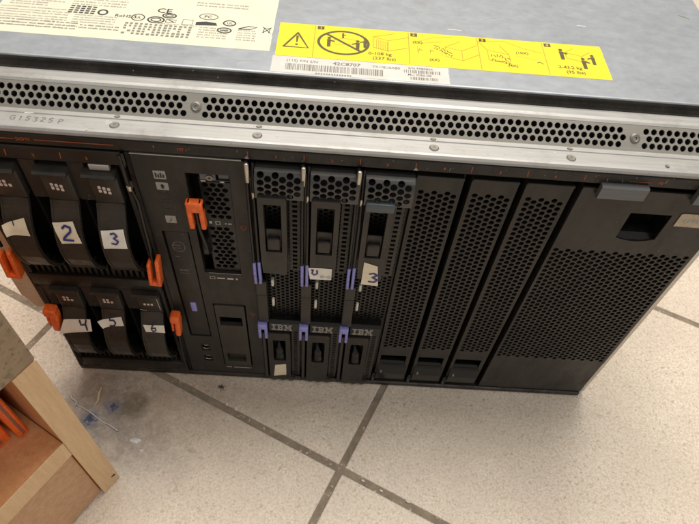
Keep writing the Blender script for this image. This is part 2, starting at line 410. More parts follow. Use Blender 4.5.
# handwriting on the flange: G15325P
def hw(mb, fn, glyph, x, y, s, w):
    G_ = {'G': [[(.9, .8), (.5, 1), (.1, .8), (0, .45), (.2, .1), (.6, 0), (.95, .2), (.95, .5), (.55, .5)]],
      '1': [[(.3, .8), (.55, 1), (.55, 0)]], '5': [[(.85, 1), (.2, 1), (.15, .55), (.6, .6), (.85, .35), (.65, .05), (.1, .05)]],
      '3': [[(.1, .9), (.5, 1), (.8, .78), (.4, .55), (.85, .3), (.6, .02), (.1, .08)]],
      '2': [[(.1, .8), (.35, 1), (.75, .9), (.75, .65), (.3, .3), (.05, .05), (.9, .02)]],
      'P': [[(.15, 0), (.15, 1), (.65, 1), (.85, .75), (.65, .5), (.2, .48)]],
      '4': [[(.0, .95), (.12, .5), (.7, .55)], [(.72, 1), (.62, .6), (.75, 0)]],
      '6': [[(.75, 1), (.3, .7), (.1, .3), (.35, 0), (.75, .12), (.7, .42), (.2, .4)]],
      'J': [[(.1, .85), (.35, .95), (.25, .35), (.5, .12), (.85, .35), (.8, .9)]], '0': [[(.45, 1), (.1, .7), (.1, .3), (.45, 0), (.8, .3), (.8, .7), (.5, 1)]],
      '-': [[(.1, .5), (.8, .5)]], '|': [[(.4, .95), (.5, .3)]], 'D': [[(.15, 0), (.15, 1), (.7, .85), (.85, .45), (.6, .05), (.15, 0)]]}
    for q, st in enumerate(G_[glyph]):
        P = [(x + a * s * .8, y + b * s) for a, b in st]
        # densify
        D = []
        for i in range(len(P) - 1):
            for k in range(3): D.append((P[i][0] + (P[i + 1][0] - P[i][0]) * k / 3, P[i][1] + (P[i + 1][1] - P[i][1]) * k / 3))
        D.append(P[-1])
        mb.stroke(D, w, fn, lift=.03 * (q + 1))
h = MB()
for k, g in enumerate('G15325P'): hw(h, topm(270.53, 0, 0, -.02), g, 37 + k * 4.0 + (1.2 if g == 'P' else 0), 6.0 + random.uniform(-.3, .3), 3.4, .42)
h.build('handwritten_code', M['marker'], ch)
# paint scrapes on the flange
h = MB()
for (x, y, a, L) in [(87, 6.7, .5, 3.6), (43, 11, .1, 5), (86.5, 8.2, .6, 2.2), (200, 3.0, .1, 1.5), (78, 1.2, .3, 1.2), (330, 9, .2, 1)]:
    h = MB(); h.stroke([(x, y), (x + L * math.cos(a), y + L * math.sin(a))], 1.0, topm(270.56))
    h.build('paint_scrape', M['white'], ch)

for (x, y, a, L, w_) in [(276, 106, -.05, 9, .5), (362, 122, .0, 6, .5), (300, 120, .4, 14, .18), (215, 112, -.3, 18, .15), (405, 90, .9, 12, .18), (330, 135, -.6, 20, .15), (398, 60, .1, 8, .2), (150, 56, .2, 10, .18), (60, 55, -.1, 7, .2)]:
    h = MB(); h.stroke([(x, y), (x + L * .5 * math.cos(a), y + L * .5 * math.sin(a) + .3), (x + L * math.cos(a), y + L * math.sin(a))], w_, topm(HZ + .04))
    h.build('cover_scratch', M['fog'] if w_ < .3 else M['tape2'], ch)
h = MB(); h.plate([(437, 146), (441, 144.5), (444, 141.5), (443, 141), (440, 143), (437, 144.6)], [], 0, topm(HZ + .04), sides=False); h.build('dark_smudge', M['inkgrey'], ch)
# --- printed labels on the cover
def seg_rect(mb, x0, x1, y0, y1, fn, mi=0, lift=.03):
    mb.add([fn(x0, y0, -lift), fn(x1, y0, -lift), fn(x1, y1, -lift), fn(x0, y1, -lift)], [(0, 1, 2, 3)], mi)
TL = topm(HZ + .1)
def ltag(name, x0, x1, y0, y1, mat, z=HZ + .12):
    m = MB(); rs = random.Random(int(x0 * 10)); P = [(x0, y0)]
    P += [(x1 - max(0, rs.gauss(0, .22)), y0 + (y1 - y0) * k / 26) for k in range(27)]
    P += [(x1 - (x1 - x0) * k / 40, y1 - abs(rs.gauss(0, .10))) for k in range(1, 41)]
    P += [(x0 + abs(rs.gauss(0, .12)), y1 - (y1 - y0) * k / 14) for k in range(1, 14)]
    m.plate(P, [], .15, topm(z)); return m.build(name, mat, ch)
yl = ltag('warning_label', 171.4, 372.2, 64.6, 99.3, M['label_yellow']); yl['label'] = 'long yellow lifting warning label with black pictograms'
Y = topm(HZ + .14)
def sub(mb, name, mat, par): 
    o = mb.build(name, mat, ch); o.parent = par; o.location = -Vector(par.location) * 0; return o
pr = MB(); pt = MB()
for x in (193.3, 250.7, 293.6, 334.5): pt.stroke([(x, 65.5), (x, 98.6)], .5, Y)
# warning triangle
pr.stroke([(175.5, 74), (190.2, 74), (183, 89.5)], 1.25, Y, closed=False, lift=.02); pr.stroke([(183.3, 89.5), (175.4, 73.6)], 1.25, Y, lift=.03)
pr.plate([(182.3, 86), (183.9, 86), (183.5, 79.3), (182.7, 79.3)], [], 0, topm(HZ + .19), sides=False)
pr.plate(ngon(183.1, 76.9, .9, 10), [], 0, topm(HZ + .19), sides=False)
# prohibition circle with two people carrying
cx, cy, r_ = 211, 82.2, 14.2
pr.stroke([(cx + r_ * 1.06 * math.cos(2 * math.pi * k / 40), cy + r_ * .84 * math.sin(2 * math.pi * k / 40)) for k in range(40)], 1.7, Y, closed=True, lift=.04)
pr.stroke([(cx - 10.8, cy + 8.3), (cx + 10.8, cy - 8.3)], 1.6, Y, lift=.06)
def person_icon(mb, x, y, s, d=1):
    mb.plate(ngon(x, y + 5.2 * s, 1.15 * s, 10), [], 0, topm(HZ + .215), sides=False)
    mb.plate([(x - 1.2 * s, y + 3.8 * s), (x + 1.2 * s, y + 3.8 * s), (x + 1.0 * s, y - 4 * s), (x - 1.0 * s, y - 4 * s)], [], 0, topm(HZ + .22), sides=False)
    mb.stroke([(x, y + 3.0 * s), (x + 3.4 * s * d, y + 1.7 * s)], 1.1 * s, topm(HZ + .23))
person_icon(pr, 202.2, 81, 1); person_icon(pr, 219.6, 79.5, 1, -1); person_icon(pr, 210.5, 89, .55); person_icon(pr, 224.0, 82.2, .9, -1)
pt.stroke([(205, 84.5), (211, 87), (219, 85.5), (217, 81), (206, 80), (205, 84.5)], .35, Y, lift=.05)
# chassis drawing
def iso(mb, x, y, w, hgt, dx, dy, fn=Y):
    mb.stroke([(x, y), (x, y + hgt)], .4, fn, lift=.02); mb.stroke([(x, y + hgt), (x + w, y + hgt - 3)], .4, fn, lift=.03)
    mb.stroke([(x + w, y + hgt - 3), (x + w, y - 3)], .4, fn, lift=.04); mb.stroke([(x + w, y - 3), (x, y)], .4, fn, lift=.05)
    mb.stroke([(x, y + hgt), (x + dx, y + hgt + dy)], .35, fn, lift=.06); mb.stroke([(x + w, y + hgt - 3), (x + w + dx, y + hgt - 3 + dy)], .35, fn, lift=.07)
    mb.stroke([(x + w, y - 3), (x + w + dx, y - 3 + dy)], .35, fn, lift=.08)
iso(pt, 229, 80, 9, 11, 13, 5)
for k in range(6): pt.stroke([(231 + k * 1.3, 78.5 - k * .4), (231 + k * 1.3, 88.5 - k * .4)], .35, Y, lift=.1)
pr.text('0-108 kg', 4.0, topm(HZ + .2, 226, 72.2)); pr.text('(237 lbs)', 4.0, topm(HZ + .2, 228.5, 67.6))
# step 2 and 3
iso(pt, 273, 76, 10, 10, 10, 7)
pt.stroke([(253, 88), (266, 95), (278, 97)], .35, Y, lift=.02); pt.stroke([(256, 87.5), (271, 91)], .35, Y, lift=.03)
for k in range(16):
    x, y = 267 + (k % 8) * 1.35 + random.uniform(-.4, .4), 86.5 - (k % 8) * 1.0 - (k // 8) * 2.6; a = random.uniform(0, 3.1)
    pr.stroke([(x - .9 * math.cos(a), y - .9 * math.sin(a)), (x, y + .3), (x + .9 * math.cos(a), y + .9 * math.sin(a))], .45, Y, lift=.03 + .004 * k)
for x in (256.5, 263.5): pr.stroke([(x, 79), (x + .5, 82), (x + 2.3, 80.2)], .45, Y, lift=.02)
pt.stroke([(256, 76.5), (256, 84.5)], .35, Y); pt.stroke([(270.5, 76.5), (270.5, 82)], .35, Y)
pr.text('(2X)', 3.4, topm(HZ + .2, 253, 87.5)); pr.text('(6X)', 3.4, topm(HZ + .2, 262.5, 70.5))
iso(pt, 299, 76, 13, 10, -5, 9); 
for k in range(14):
    x, y = 301 + (k % 7) * 1.7 + random.uniform(-.4, .4), 81 - (k // 7) * 5 - (k % 7) * .5
    a = random.uniform(0, 3.1); y += random.uniform(-.8, 1.2); pr.stroke([(x - 1.2 * math.cos(a), y - 1.2 * math.sin(a)), (x + .2, y + .3), (x + 1.2 * math.cos(a), y + 1.2 * math.sin(a))], .5, Y, lift=.03 + .004 * k)
pt.stroke([(317, 82), (324, 80.5), (330, 77.5)], .35, Y); pt.stroke([(294.5, 95.5), (311, 96.8), (322, 90.5), (333, 87)], .35, Y, lift=.03)
pr.stroke([(328.5, 76.5), (330.5, 77.5), (332.2, 75.5)], .7, Y)
pr.text('(10X)', 3.4, topm(HZ + .2, 316.5, 84.5)); pr.text('(4X)', 3.4, topm(HZ + .2, 310, 70.5))
person_icon(pr, 345.5, 86.5, 1.1); person_icon(pr, 358, 78.5, 1.1); person_icon(pr, 364.5, 83, 1.0, -1)
iso(pt, 348, 84, 10, 6, 6, 5)
pr.text('2-43.2 kg', 3.9, topm(HZ + .2, 341, 73)); pr.text('(95 lbs)', 3.9, topm(HZ + .2, 345, 68.4))
for x, t_ in ((194.6, '1'), (252.0, '2'), (294.9, '3'), (335.8, '4')):
    seg_rect(pr, x, x + 4.2, 94.6, 98.2, Y)
a_ = pr.build('pictogram_print', M['inkyel'], ch); b_ = pt.build('line_drawing', M['inkyel2'], ch)
for x, t_ in ((195.9, '1'), (253.1, '2'), (296.0, '3'), (336.9, '4')):
    nm = MB(); nm.text(t_, 3.4, topm(HZ + .22, x, 95.2)); nm.build('step_number', M['label_yellow'], ch).parent = yl
for o in (a_, b_): o.parent = yl
wl = ltag('part_number_label', 170.2, 273.4, 43.4 + 5.2, 64.4, M['label_white'], HZ + .10); wl['label'] = 'white barcode label under the yellow label'
W_ = MB(); Wf = topm(HZ + .13)
W_.text('(11S) P/N S/N', 3.2, topm(HZ + .16, 178.6, 59.4)); 
W_.text('42C8707', 4.1, topm(HZ + .16, 205.5, 59.0), sx=1.05); W_.text('42C8707', 4.1, topm(HZ + .18, 205.65, 59.0), sx=1.05)
W_.text('YK10JU6AB0', 3.0, topm(HZ + .16, 228.5, 59.4)); W_.text('S/N 99B0864', 2.7, topm(HZ + .16, 249.5, 60.6)); W_.text('MLI 0086-0B', 2.7, topm(HZ + .16, 249, 54.3))
x = 178.5
while x < 234.5:
    w = random.choice((.3, .45, .8)); seg_rect(W_, x, x + w, 51.6, 57.6, Wf); x += w + random.choice((.3, .45, .65))
x = 247
while x < 268.5:
    w = random.choice((.35, .5, .8)); seg_rect(W_, x, x + w, 56.8, 59.8, Wf); 
    if x > 249.5 and x < 266.5: seg_rect(W_, x, x + w, 50.6, 53.2, Wf)
    x += w + random.choice((.35, .55, .8))
x = 196
while x < 216: seg_rect(W_, x, x + 1.0, 49.0, 50.2, Wf); x += 1.5
o = W_.build('barcode_print', M['inkgrey'], ch); o.parent = wl
cl = ltag('regulatory_label', 2.5, 168.1, 67.9, 142, M['label_cream'], HZ + .08); cl['label'] = 'wide cream label full of tiny approval marks'
C_ = MB(); CB = MB(); Cf = topm(HZ + .11)
def tiny(x0, x1, y, hgt=1.5, gap=.8, mb=C_):
    x = x0
    while x < x1:
        w = random.uniform(1.2, 4.5); w = min(w, x1 - x)
        k = x
        while k < x + w - .2: seg_rect(mb, k, k + .55, y, y + hgt * random.uniform(.6, 1), Cf, lift=.01); k += .85
        x += w + gap
for y in (113, 109.5, 106, 102.5): tiny(4, 40, y)
for y in (100, 97.5): tiny(8, 30, y)
for y in (94, 91, 88.5, 85.5, 83): tiny(4, 46, y, 1.3)
for y in (80.5, 77.5, 74.8): tiny(4, 54, y, 1.5, mb=CB)
for y in (110.5, 107.5, 104.5, 101.6): tiny(44, 76, y, 1.3)
for y in (90, 87.5, 85, 82.5): tiny(49, 74, y, 1.1)
for y in (79.5, 76.8): tiny(55, 78, y, 1.3, mb=CB)
for r_ in range(4):
    for c in range(5): seg_rect(CB, 44 + c * 3.3, 46.4 + c * 3.3, 92.2 + r_ * 2.3, 93.6 + r_ * 2.3, Cf)
for r_ in range(5):
    for c in range(14):
        if random.random() < .88: seg_rect(C_, 80 + c * 2.9, 80 + c * 2.9 + random.uniform(1.2, 2.1), 74.5 + r_ * 2.6, 76.3 + r_ * 2.6, Cf)
tiny(99, 122, 87.4, 1.0); tiny(118, 150, 113.5); tiny(118, 150, 110.5)
for y in (86.5, 84, 81.5, 79, 76.5): tiny(124, 141, y, 1.1); tiny(147, 158, y, 1.1)
o = C_.build('fine_print', M['inkgrey'], ch); o.parent = cl
K = topm(HZ + .14)
CB.text('CE', 7, topm(HZ + .15, 95.5, 99.5), sx=1.1)
for (cx, cy, rx, ry) in [(90, 98.2 - 1.5, 0, 0)]: pass
def ell(mb, cx, cy, rx, ry, w=.7, lift=.02, n=28): mb.stroke([(cx + rx * math.cos(2 * math.pi * k / n), cy + ry * math.sin(2 * math.pi * k / n)) for k in range(n)], w, K, closed=True, lift=lift)
ell(CB, 64.3, 95, 2.6, 2.6, 1.2); CB.text('RoHS-S', 4.2, topm(HZ + .15, 72, 91.5))
ell(CB, 86, 92.5, 3.8, 3.4); ell(CB, 97, 91.3, 4.8, 3.2, 1.0); ell(CB, 97, 91.3, 2.9, 1.7, .8); ell(CB, 104, 96.8, 4, 2.3, 1.0); ell(CB, 104, 96.8, 2.3, 1.1, .6)
CB.text('UL', 3.2, topm(HZ + .15, 84.2, 91.4)); ell(CB, 127.5, 99, 5.6, 3.2, .5); CB.text('PC', 4, topm(HZ + .15, 124.8, 97.6))
CB.stroke([(103, 89.7), (109, 89.7), (109, 92.7), (103, 92.7), (103, 89.7)], .5, K); CB.stroke([(104.5, 92), (107.8, 90.3)], .6, K, lift=.05)
CB.stroke([(113, 88.5), (119, 88.5), (119, 94), (113, 94), (113, 88.5)], .4, K)
CB.plate([(121, 88.8), (134, 90), (133, 92.6), (127, 93.6), (121, 92.4)], [], 0, topm(HZ + .16), sides=False)
ell(CB, 141, 93.6, 3.6, 2.8, .9); CB.text('UL', 3, topm(HZ + .16, 139.4, 92.6)); ell(CB, 139, 85.6, 4, 2.6, .9); CB.stroke([(136.5, 85.6), (141.5, 85.6)], .8, K, lift=.04)
ell(CB, 148.5 - 7 + 22, 90.5, 0.01, .01) if False else None
ell(CB, 163 - 12.5, 90.2, 0.01, .01) if False else None
CB.stroke([(147, 88.5), (153, 91.8), (158, 91.2), (154, 88.6), (147.4, 88.2)], .9, K); CB.stroke([(162, 86.5), (162.6, 91.5), (166.2, 91.5), (165.4, 86.5)], .5, K); CB.stroke([(161.5, 92.5), (166.6, 86)], .5, K, lift=.05); CB.stroke([(161.8, 86), (166.6, 92.2)], .5, K, lift=.07)
o = CB.build('approval_marks', M['ink'], ch); o.parent = cl

# --- orange markings on the black lip
om = MB(); F0 = face(-.55)
om.stroke([(30, 262.2), (38.6, 262.3)], .45, F0); om.stroke([(49.2, 262.3), (91, 262.3)], .45, F0)
om.text('DSM1', 3.0, lambda u, v, d: ((39.4 + u) * mm, -.55 * mm, (261.3 + v) * mm), sx=1.05)
om.build('module_code', M['oprint'], ch); om = MB()
om.text('MT 1', 2.9, lambda u, v, d: ((125.2 + u) * mm, -.55 * mm, (261.6 + v) * mm), sx=.85)
om.build('module_code', M['oprint'], ch); om = MB()
om.text('PS', 2.9, lambda u, v, d: ((390 + u) * mm, -.55 * mm, (261.2 + v) * mm))
om.stroke([(374, 262), (386.5, 262)], .3, F0)
om.build('module_code', M['oprint'], ch)
for i, x in enumerate((178.3, 208.9, 239.2, 270.6, 301.7, 332.6)):
    om = MB(); om.text(str(i + 1), 3.0, lambda u, v, d: ((x + u - .9) * mm, -.55 * mm, (260.9 + v) * mm)); om.build('bay_number', M['oprint'], ch)
for x in (162.9, 193.5, 224.2, 254.7, 285.6, 316.8, 348.6):
    om = MB(); om.stroke([(x, 260.4), (x - .1, 264.6)], .4, F0); om.build('bay_tick', M['oprint'], ch)
tk = MB()
for x in (162.2, 254.9): tk = MB(); tk.add([face(-.6)(x - 1.3, 259.2, 0), face(-.6)(x + 1.4, 259.2, 0), face(-.6)(x, 261.4, 0)], [(0, 1, 2)]); tk.build('pointer_mark', M['fog'], ch)
for _ in range(26):
    x = random.uniform(95, 440); z = random.uniform(259.5, 265); a = random.uniform(1.2, 2); L = random.uniform(.5, 2.4)
    g = MB(); g.stroke([(x, z), (x + L * math.cos(a) * .4, min(265.2, z + L))], random.uniform(.12, .3), face(-.5 - .002 * _))
    g.build('scratch', M['fog'], ch)

me_ = MB(); me_.prism([(-.0010, .2573), (-.0012, .2577), (-.0010, .2581), (.0010, .2581), (.0010, .2573)], .0985, .1590); me_.build('metal_edge', M['pin'], ch)
# ------------------------------------------------------------------ storage modules with drive trays
PROF = [(217.5, -2.2), (213, -4.5), (208, -7.8), (200, -11.8), (192, -14.3), (184, -15.2), (176, -14.8), (168, -12.8), (160, -9.0), (154, -4.5), (150, 0.5)]
def yprof(z, dz=0):
    z = z - dz
    if z >= PROF[0][0]: return PROF[0][1]
    for (za, ya), (zb, yb) in zip(PROF, PROF[1:]):
        if zb <= z <= za:
            t = (za - z) / (za - zb); return ya + (yb - ya) * t
    return PROF[-1][1]
def onlever(off, dz): return lambda u, v, d: (u * mm, (yprof(v, dz) - off + d) * mm, v * mm)
def un(x, z, y): k = (244.2 + y) / 244.2; return (209.5 + (x - 209.5) * k, 489 + (z - 489) * k)
def drive(par, x0, dz, marks, sticker, glyph, gpos, gs, ink, tape, silver=False, scratch=False, curl=0):
    # x0 = left of the handle head
    t = bpy.data.objects.new('drive_tray', None); t.empty_display_size = .01; col.objects.link(t); t.parent = par
    loc = Vector(((x0 + 8) * mm, 0, (217 + dz) * mm)); t.location = loc - par.location; t.matrix_world = Matrix.Translation(loc)
    b = MB()
    B(b, x0 - .3, x0 + 16.6, -2.5, 6, 217.8 + dz, 239.5 + dz, .7, seg=2)
    o = b.build('handle_head', M['handle'], t)
    b = MB(); B(b, x0 - 10.6, x0 - 1.2, .5, 5, 216 + dz, 246 + dz, .4); b.build('face_panel', M['bezel2'], t)
    b = MB(); b.prism([(-.0052, (240.0 + dz) * mm), (-.0058, (241.2 + dz) * mm), (-.0045, (242.4 + dz) * mm), (.004, (242.8 + dz) * mm), (.004, (239.7 + dz) * mm)], (x0 - 2.0) * mm, (x0 + 16.8) * mm)
    b.build('grip_lip', M['handle'], t)
    b = MB(); n = len(PROF)
    outer = [((y) * mm, (z + dz) * mm) for z, y in PROF]
    inner = [((y + 2.4) * mm, (z + dz) * mm) for z, y in PROF][::-1]
    N_ = 6
    # ribbon with raised side rails
    for xa, xb, off in ((x0, x0 + 15.8, 0), (x0 - .4, x0 + .7, .5), (x0 + 15.1, x0 + 16.2, .5)):
        b.prism([(a - off * mm, c) for a, c in outer] + [(a, c) for a, c in inner], xa * mm, xb * mm)
    b.build('release_lever', M['lever'], t)
    # indicator marks
    b = MB()
    for q in range(3):
        for r_ in range(min(marks, 2)):
            zz = 226.8 + dz + r_ * 2.9 - q * (.5 if marks > 2 else 0)
            if marks == 2 and q == 2 and r_ == 1: continue
            b.plate(rrect(x0 + 4.0 + q * 2.6, x0 + 5.7 + q * 2.6, zz, zz + 2.3, .3), [], .1, face(-2.75))
    b.build('indicator_marks', M['pinkmark'], t)
    if silver:
        b = MB(); B(b, x0 + 2.2, x0 + 13.6, -1.2, 2, 243.2 + dz, 247.2 + dz, .3)
        b.build('silver_tag', M['silver'], t)
    # masking tape number
    def solve(px, pz):
        y = -8.0
        for _ in range(40): y = .6 * y + .4 * (yprof(un(px, pz, y)[1], dz) - .9)
        return un(px, pz, y)
    P = [solve(px, pz) for px, pz in sticker]
    s_ = MB(); NN = 8
    (tlx, tlz), (trx, trz), (brx, brz), (blx, blz) = P
    vs = []
    for i in range(NN + 1):
        for j in range(NN + 1):
            a, c = j / NN, i / NN
            X = (tlx * (1 - a) + trx * a) * (1 - c) + (blx * (1 - a) + brx * a) * c
            Z = (tlz * (1 - a) + trz * a) * (1 - c) + (blz * (1 - a) + brz * a) * c
            lift_ = .75 + curl * (max(0, .35 - a) ** 2) * 20 + .12 * math.sin(a * 5 + c * 3)
            vs.append((X * mm, (yprof(Z, dz) - lift_) * mm, Z * mm))
    s_.add(vs, [(i * (NN + 1) + j, i * (NN + 1) + j + 1, (i + 1) * (NN + 1) + j + 1, (i + 1) * (NN + 1) + j) for i in range(NN) for j in range(NN)], smooth=True)
    s_.build('number_sticker', tape, t)
    g = MB(); gx, gz = solve(gpos[0], gpos[1])
    hw(g, onlever(1.25, dz), glyph, gx, gz, gs, gs * .15); g.build('handwritten_number', ink, t)
    if scratch:
        g = MB(); g.stroke([(x0 + 11.5, 238 + dz), (x0 + 14.8, 237.5 + dz), (x0 + 15.4, 222 + dz)], .5, face(-2.9)); g.stroke([(x0, 221 + dz), (x0 + 5, 220 + dz)], .5, face(-2.9))
        g.build('worn_edge', M['white'], t)
    return t
def storage_module(zb, zt, dz, upper):
    lab = 'upper black drive module with orange levers and trays taped 1, 2 and 3' if upper else 'lower black drive module with orange knobs and trays taped 4, 5 and 6'
    m = thing('storage_module', (.048, 0, zb * mm), lab, 'drive module', 'drive modules at the left end of the chassis')
    f = MB()
    if upper: B(f, 3, 93, -.8, 8, 247.4, 257.2, .5)
    else: B(f, 3, 93, .2, 8, zt - 3.2, zt, .4)
    bh_ = 12 if upper else 14
    B(f, 3, 93, -1.0, 10, zb, zb + bh_, .8, seg=2)
    B(f, 3, 5.6, -.2, 28, zb + bh_, zt - 3, .4); B(f, 90.4, 93, -.2, 28, zb + bh_, zt - 3, .4)
    f.build('module_frame', M['bezel'], m)
    f = MB()
    for x in (33, 62.3): B(f, x - .7, x + .7, 3, 28, zb + bh_, zt - 4, 0)
    B(f, 5.7, 90.3, 28, 30, zb + bh_, zt - 4)
    f.build('bay_wall', M['dark'], m)
    f = MB(); x = 8
    while x < 88:
        B(f, x, x + 2.0, 1.5, 9, zb + bh_ - .2, zb + bh_ + random.choice((10, 11, 12.5)), .3); x += 4.05
    f.build('cooling_ribs', M['bezel'], m)
    if upper:
        g = MB()
        for x in (30.2, 59.8): g.stroke([(x, 250), (x + .6, 254.8)], .5, face(-1.0))
        for x, t_ in ((15, '1'), (44.4, '2'), (73.2, '3')): g.text(t_, 3.2, lambda u, v, d: ((x + u) * mm, -1.0 * mm, (250.6 + v) * mm))
        g.build('bay_number', M['oprint'], m)
    return m
m1 = storage_module(125.2, 257.2, 0, True)
drive(m1, 14.8, 0, 2, [(4.9, 189.5), (20.1, 195.8), (18.2, 178.2), (3.9, 178.0)], '|', (9, 186), 4.5, M['penblack'], M['tape'], curl=.8)
drive(m1, 44.2, 0, 3, [(36.5, 193.2), (49.8, 195.4), (49.8, 173.9), (36.3, 172.1)], '2', (38.3, 176.5), 9.5, M['bluepen'], M['tape'])
drive(m1, 71.2, 0, 3, [(65.3, 188.3), (80.0, 190.7), (78.5, 171.2), (62.9, 169.6)], '3', (68.5, 175.5), 7.5, M['bluepen'], M['tape2'], silver=True)
m2 = storage_module(2.7, 124.2, -118.5, False)
drive(m2, 15.2, -118.5, 2, [(8.9, 77.5), (29.2, 78.4), (26, 60.5), (-1.6, 54)], '4', (17.5, 62), 8.5, M['penblack'], M['tape2'], curl=.3)
drive(m2, 44.0, -118.5, 2, [(35.3, 79.0), (54.4, 84.8), (53.7, 71.8), (37.0, 68.6)], '5', (42, 71), 7.5, M['penblack'], M['tape2'], curl=.7)
drive(m2, 73.0, -118.5, 1, [(69.1, 75.4), (85.4, 75.7), (84.5, 64.6), (69.3, 64.4)], '6', (73.5, 66.5), 6.5, M['penblack'], M['tape2'], scratch=True)

# levers of the modules: black rail + orange tip
def module_lever(par, pts, tip):
    b = MB(); b.tube([(x * mm, y * mm, z * mm) for x, y, z in pts], 1.15 * mm, 10)
    o = b.build('release_arm', M['gloss'], par)
    b = MB(); tip(b); t = b.build('orange_tip', M['orange'], par)
def tip_open(xc, z0, z1, yo, tilt=0, wd=7.4):
    def f(b):
        Mx = Matrix.Translation((xc * mm, yo * mm, (z0 + z1) / 2 * mm)) @ Matrix.Rotation(tilt, 4, 'Y')
        h_ = (z1 - z0) / 2
        B(b, -wd / 2, -wd / 2 + 2.4, -4, 3, -h_, h_ - 5, .7, Mx, seg=2); B(b, wd / 2 - 2.6, wd / 2, -4.5, 3, -h_ + .6, h_, .7, Mx, seg=2)
        B(b, -wd / 2, wd / 2, -3.6, 2.6, -h_ - .6, -h_ + 3.2, .7, Mx, seg=2)
    return f
def tip_knob(xc, z0, z1, yo, tilt=0, wd=7.6):
    def f(b):
        Mx = Matrix.Translation((xc * mm, yo * mm, (z0 + z1) / 2 * mm)) @ Matrix.Rotation(tilt, 4, 'Y')
        h_ = (z1 - z0) / 2
        B(b, -wd / 2, wd / 2, -4.2, 4, h_ - 8, h_, 1.6, Mx, seg=3); B(b, -wd / 2 + 3.2, wd / 2 + .4, -3.8, 4, -h_, h_ - 5, 1.5, Mx, seg=3)
        B(b, -wd / 2 + .3, -wd / 2 + 2.2, -2.2, 3.5, -h_ + 4, h_ - 6, .7, Mx, seg=2)
    return f
module_lever(m1, [(93.4, -3, 257.6), (94.2, -4.5, 250), (94.8, -5.5, 240), (95.0, -4, 231), (96.8, -3.6, 222), (96.6, -5.4, 205), (96.8, -7, 185), (95.9, -8, 166)], tip_open(96.6, 148.5, 176.5, -9, .10, 8.2))
module_lever(m1, [(1.5, -3, 257), (.8, -5, 220), (1.2, -7, 175)], tip_open(3.6, 149, 177, -10, .1, 9.5))
pinb = MB(); B(pinb, 91.8, 94.6, -3.2, 1, 247, 256, .9, seg=2); B(pinb, 93.2, 96.0, -6.2, -1, 232, 237, 1, seg=2); pinb.build('pivot_pin', M['pin'], m1)
module_lever(m2, [(97.2, -3.5, 80), (95.8, -3.5, 50), (94.4, -3, 5)], tip_knob(99.0, 80, 106, -7.5, .10, 7.0))
module_lever(m2, [(6.5, -4, 82), (4.2, -2.5, 45), (2.2, -2, 6)], tip_knob(7.5, 77, 105, -7.5, .12, 9.0))

# ------------------------------------------------------------------ media tray
mt = thing('media_tray', (.128, 0, 2.5 * mm), 'tall black media tray with a disc slot, USB sockets and one orange slider', 'media tray')
f = MB()
f.plate(rrect(98.0, 161.4, 3, 256.2, .8), [rect(126.3, 151.3, 150.5, 244.8), rect(104.2, 121.2, 63.2, 192.4), rect(127.2, 151.3, 17.6, 112.0),
      rect(110.6, 118.0, 40.0, 49.4), rect(110.8, 117.9, 22.4, 31.6)], 3.2, face(.0))
f.build('faceplate', M['bezel2'], mt)
f = MB(); B(f, 94.0, 97.4, 1.5, 20, 3, 256, .5); f.build('side_rail', M['bezel'], mt)
f = MB()
for (x0, x1, z0, z1) in ((126.5, 151.1, 150.7, 244.6), (104.4, 121.0, 63.4, 192.2), (127.4, 151.1, 17.8, 111.8), (110.6, 118.0, 22, 49.4)):
    B(f, x0, x1, 12, 13, z0, z1)
    for a, c in ((x0, x0 + .1), (x1 - .1, x1)): pass
B(f, 125.7, 126.2, 3.4, 13, 150, 245); 
f.build('recess_back', M['dark'], mt)
f = MB()
f.plate(rect(133.6, 150.6, 151.5, 236.5), honey_h(134.0, 150.4, 152.5, 197.2, 4.5, 2.0) + honey_h(134.0, 150.4, 204.5, 236, 4.5, 2.0), .8, face(2.2))
B(f, 133.6, 150.6, 2.3, 9, 237.0, 238.2, .2); B(f, 132.9, 133.5, 2.2, 11, 151, 240)
bm_ = f.build('battery_module', M['mesh'], mt)
f = MB(); B(f, 133.8, 143, 1.4, 4, 238.5, 243.6, .4); B(f, 144, 150.4, 3.4, 6, 234.5, 243.4, .3)
o = f.build('silver_plate', M['hinge'], mt); o.parent = bm_
f = MB(); f.plate(ngon(139.6, 241, 2.1, 16), [ngon(139.6, 241, .8, 6)], .8, face(.6)); o = f.build('screw', M['screw'], mt); o.parent = bm_
f = MB(); f.stroke([(138.9, 199.2), (141.4, 199.2), (141.4, 202.4), (138.9, 202.4), (138.9, 199.2)], .5, face(2.05)); seg_rect(f, 134.8, 136.4, 200, 202, face(2.1)); seg_rect(f, 144.5, 145.4, 200, 201, face(2.1)); seg_rect(f, 146.4, 148.6, 200, 201, face(2.1)); seg_rect(f, 134, 136.8, 236.6, 237.6, face(2.1)); seg_rect(f, 145, 147.5, 236.6, 237.6, face(2.1))
o = f.build('white_symbol', M['white'], mt); o.parent = bm_
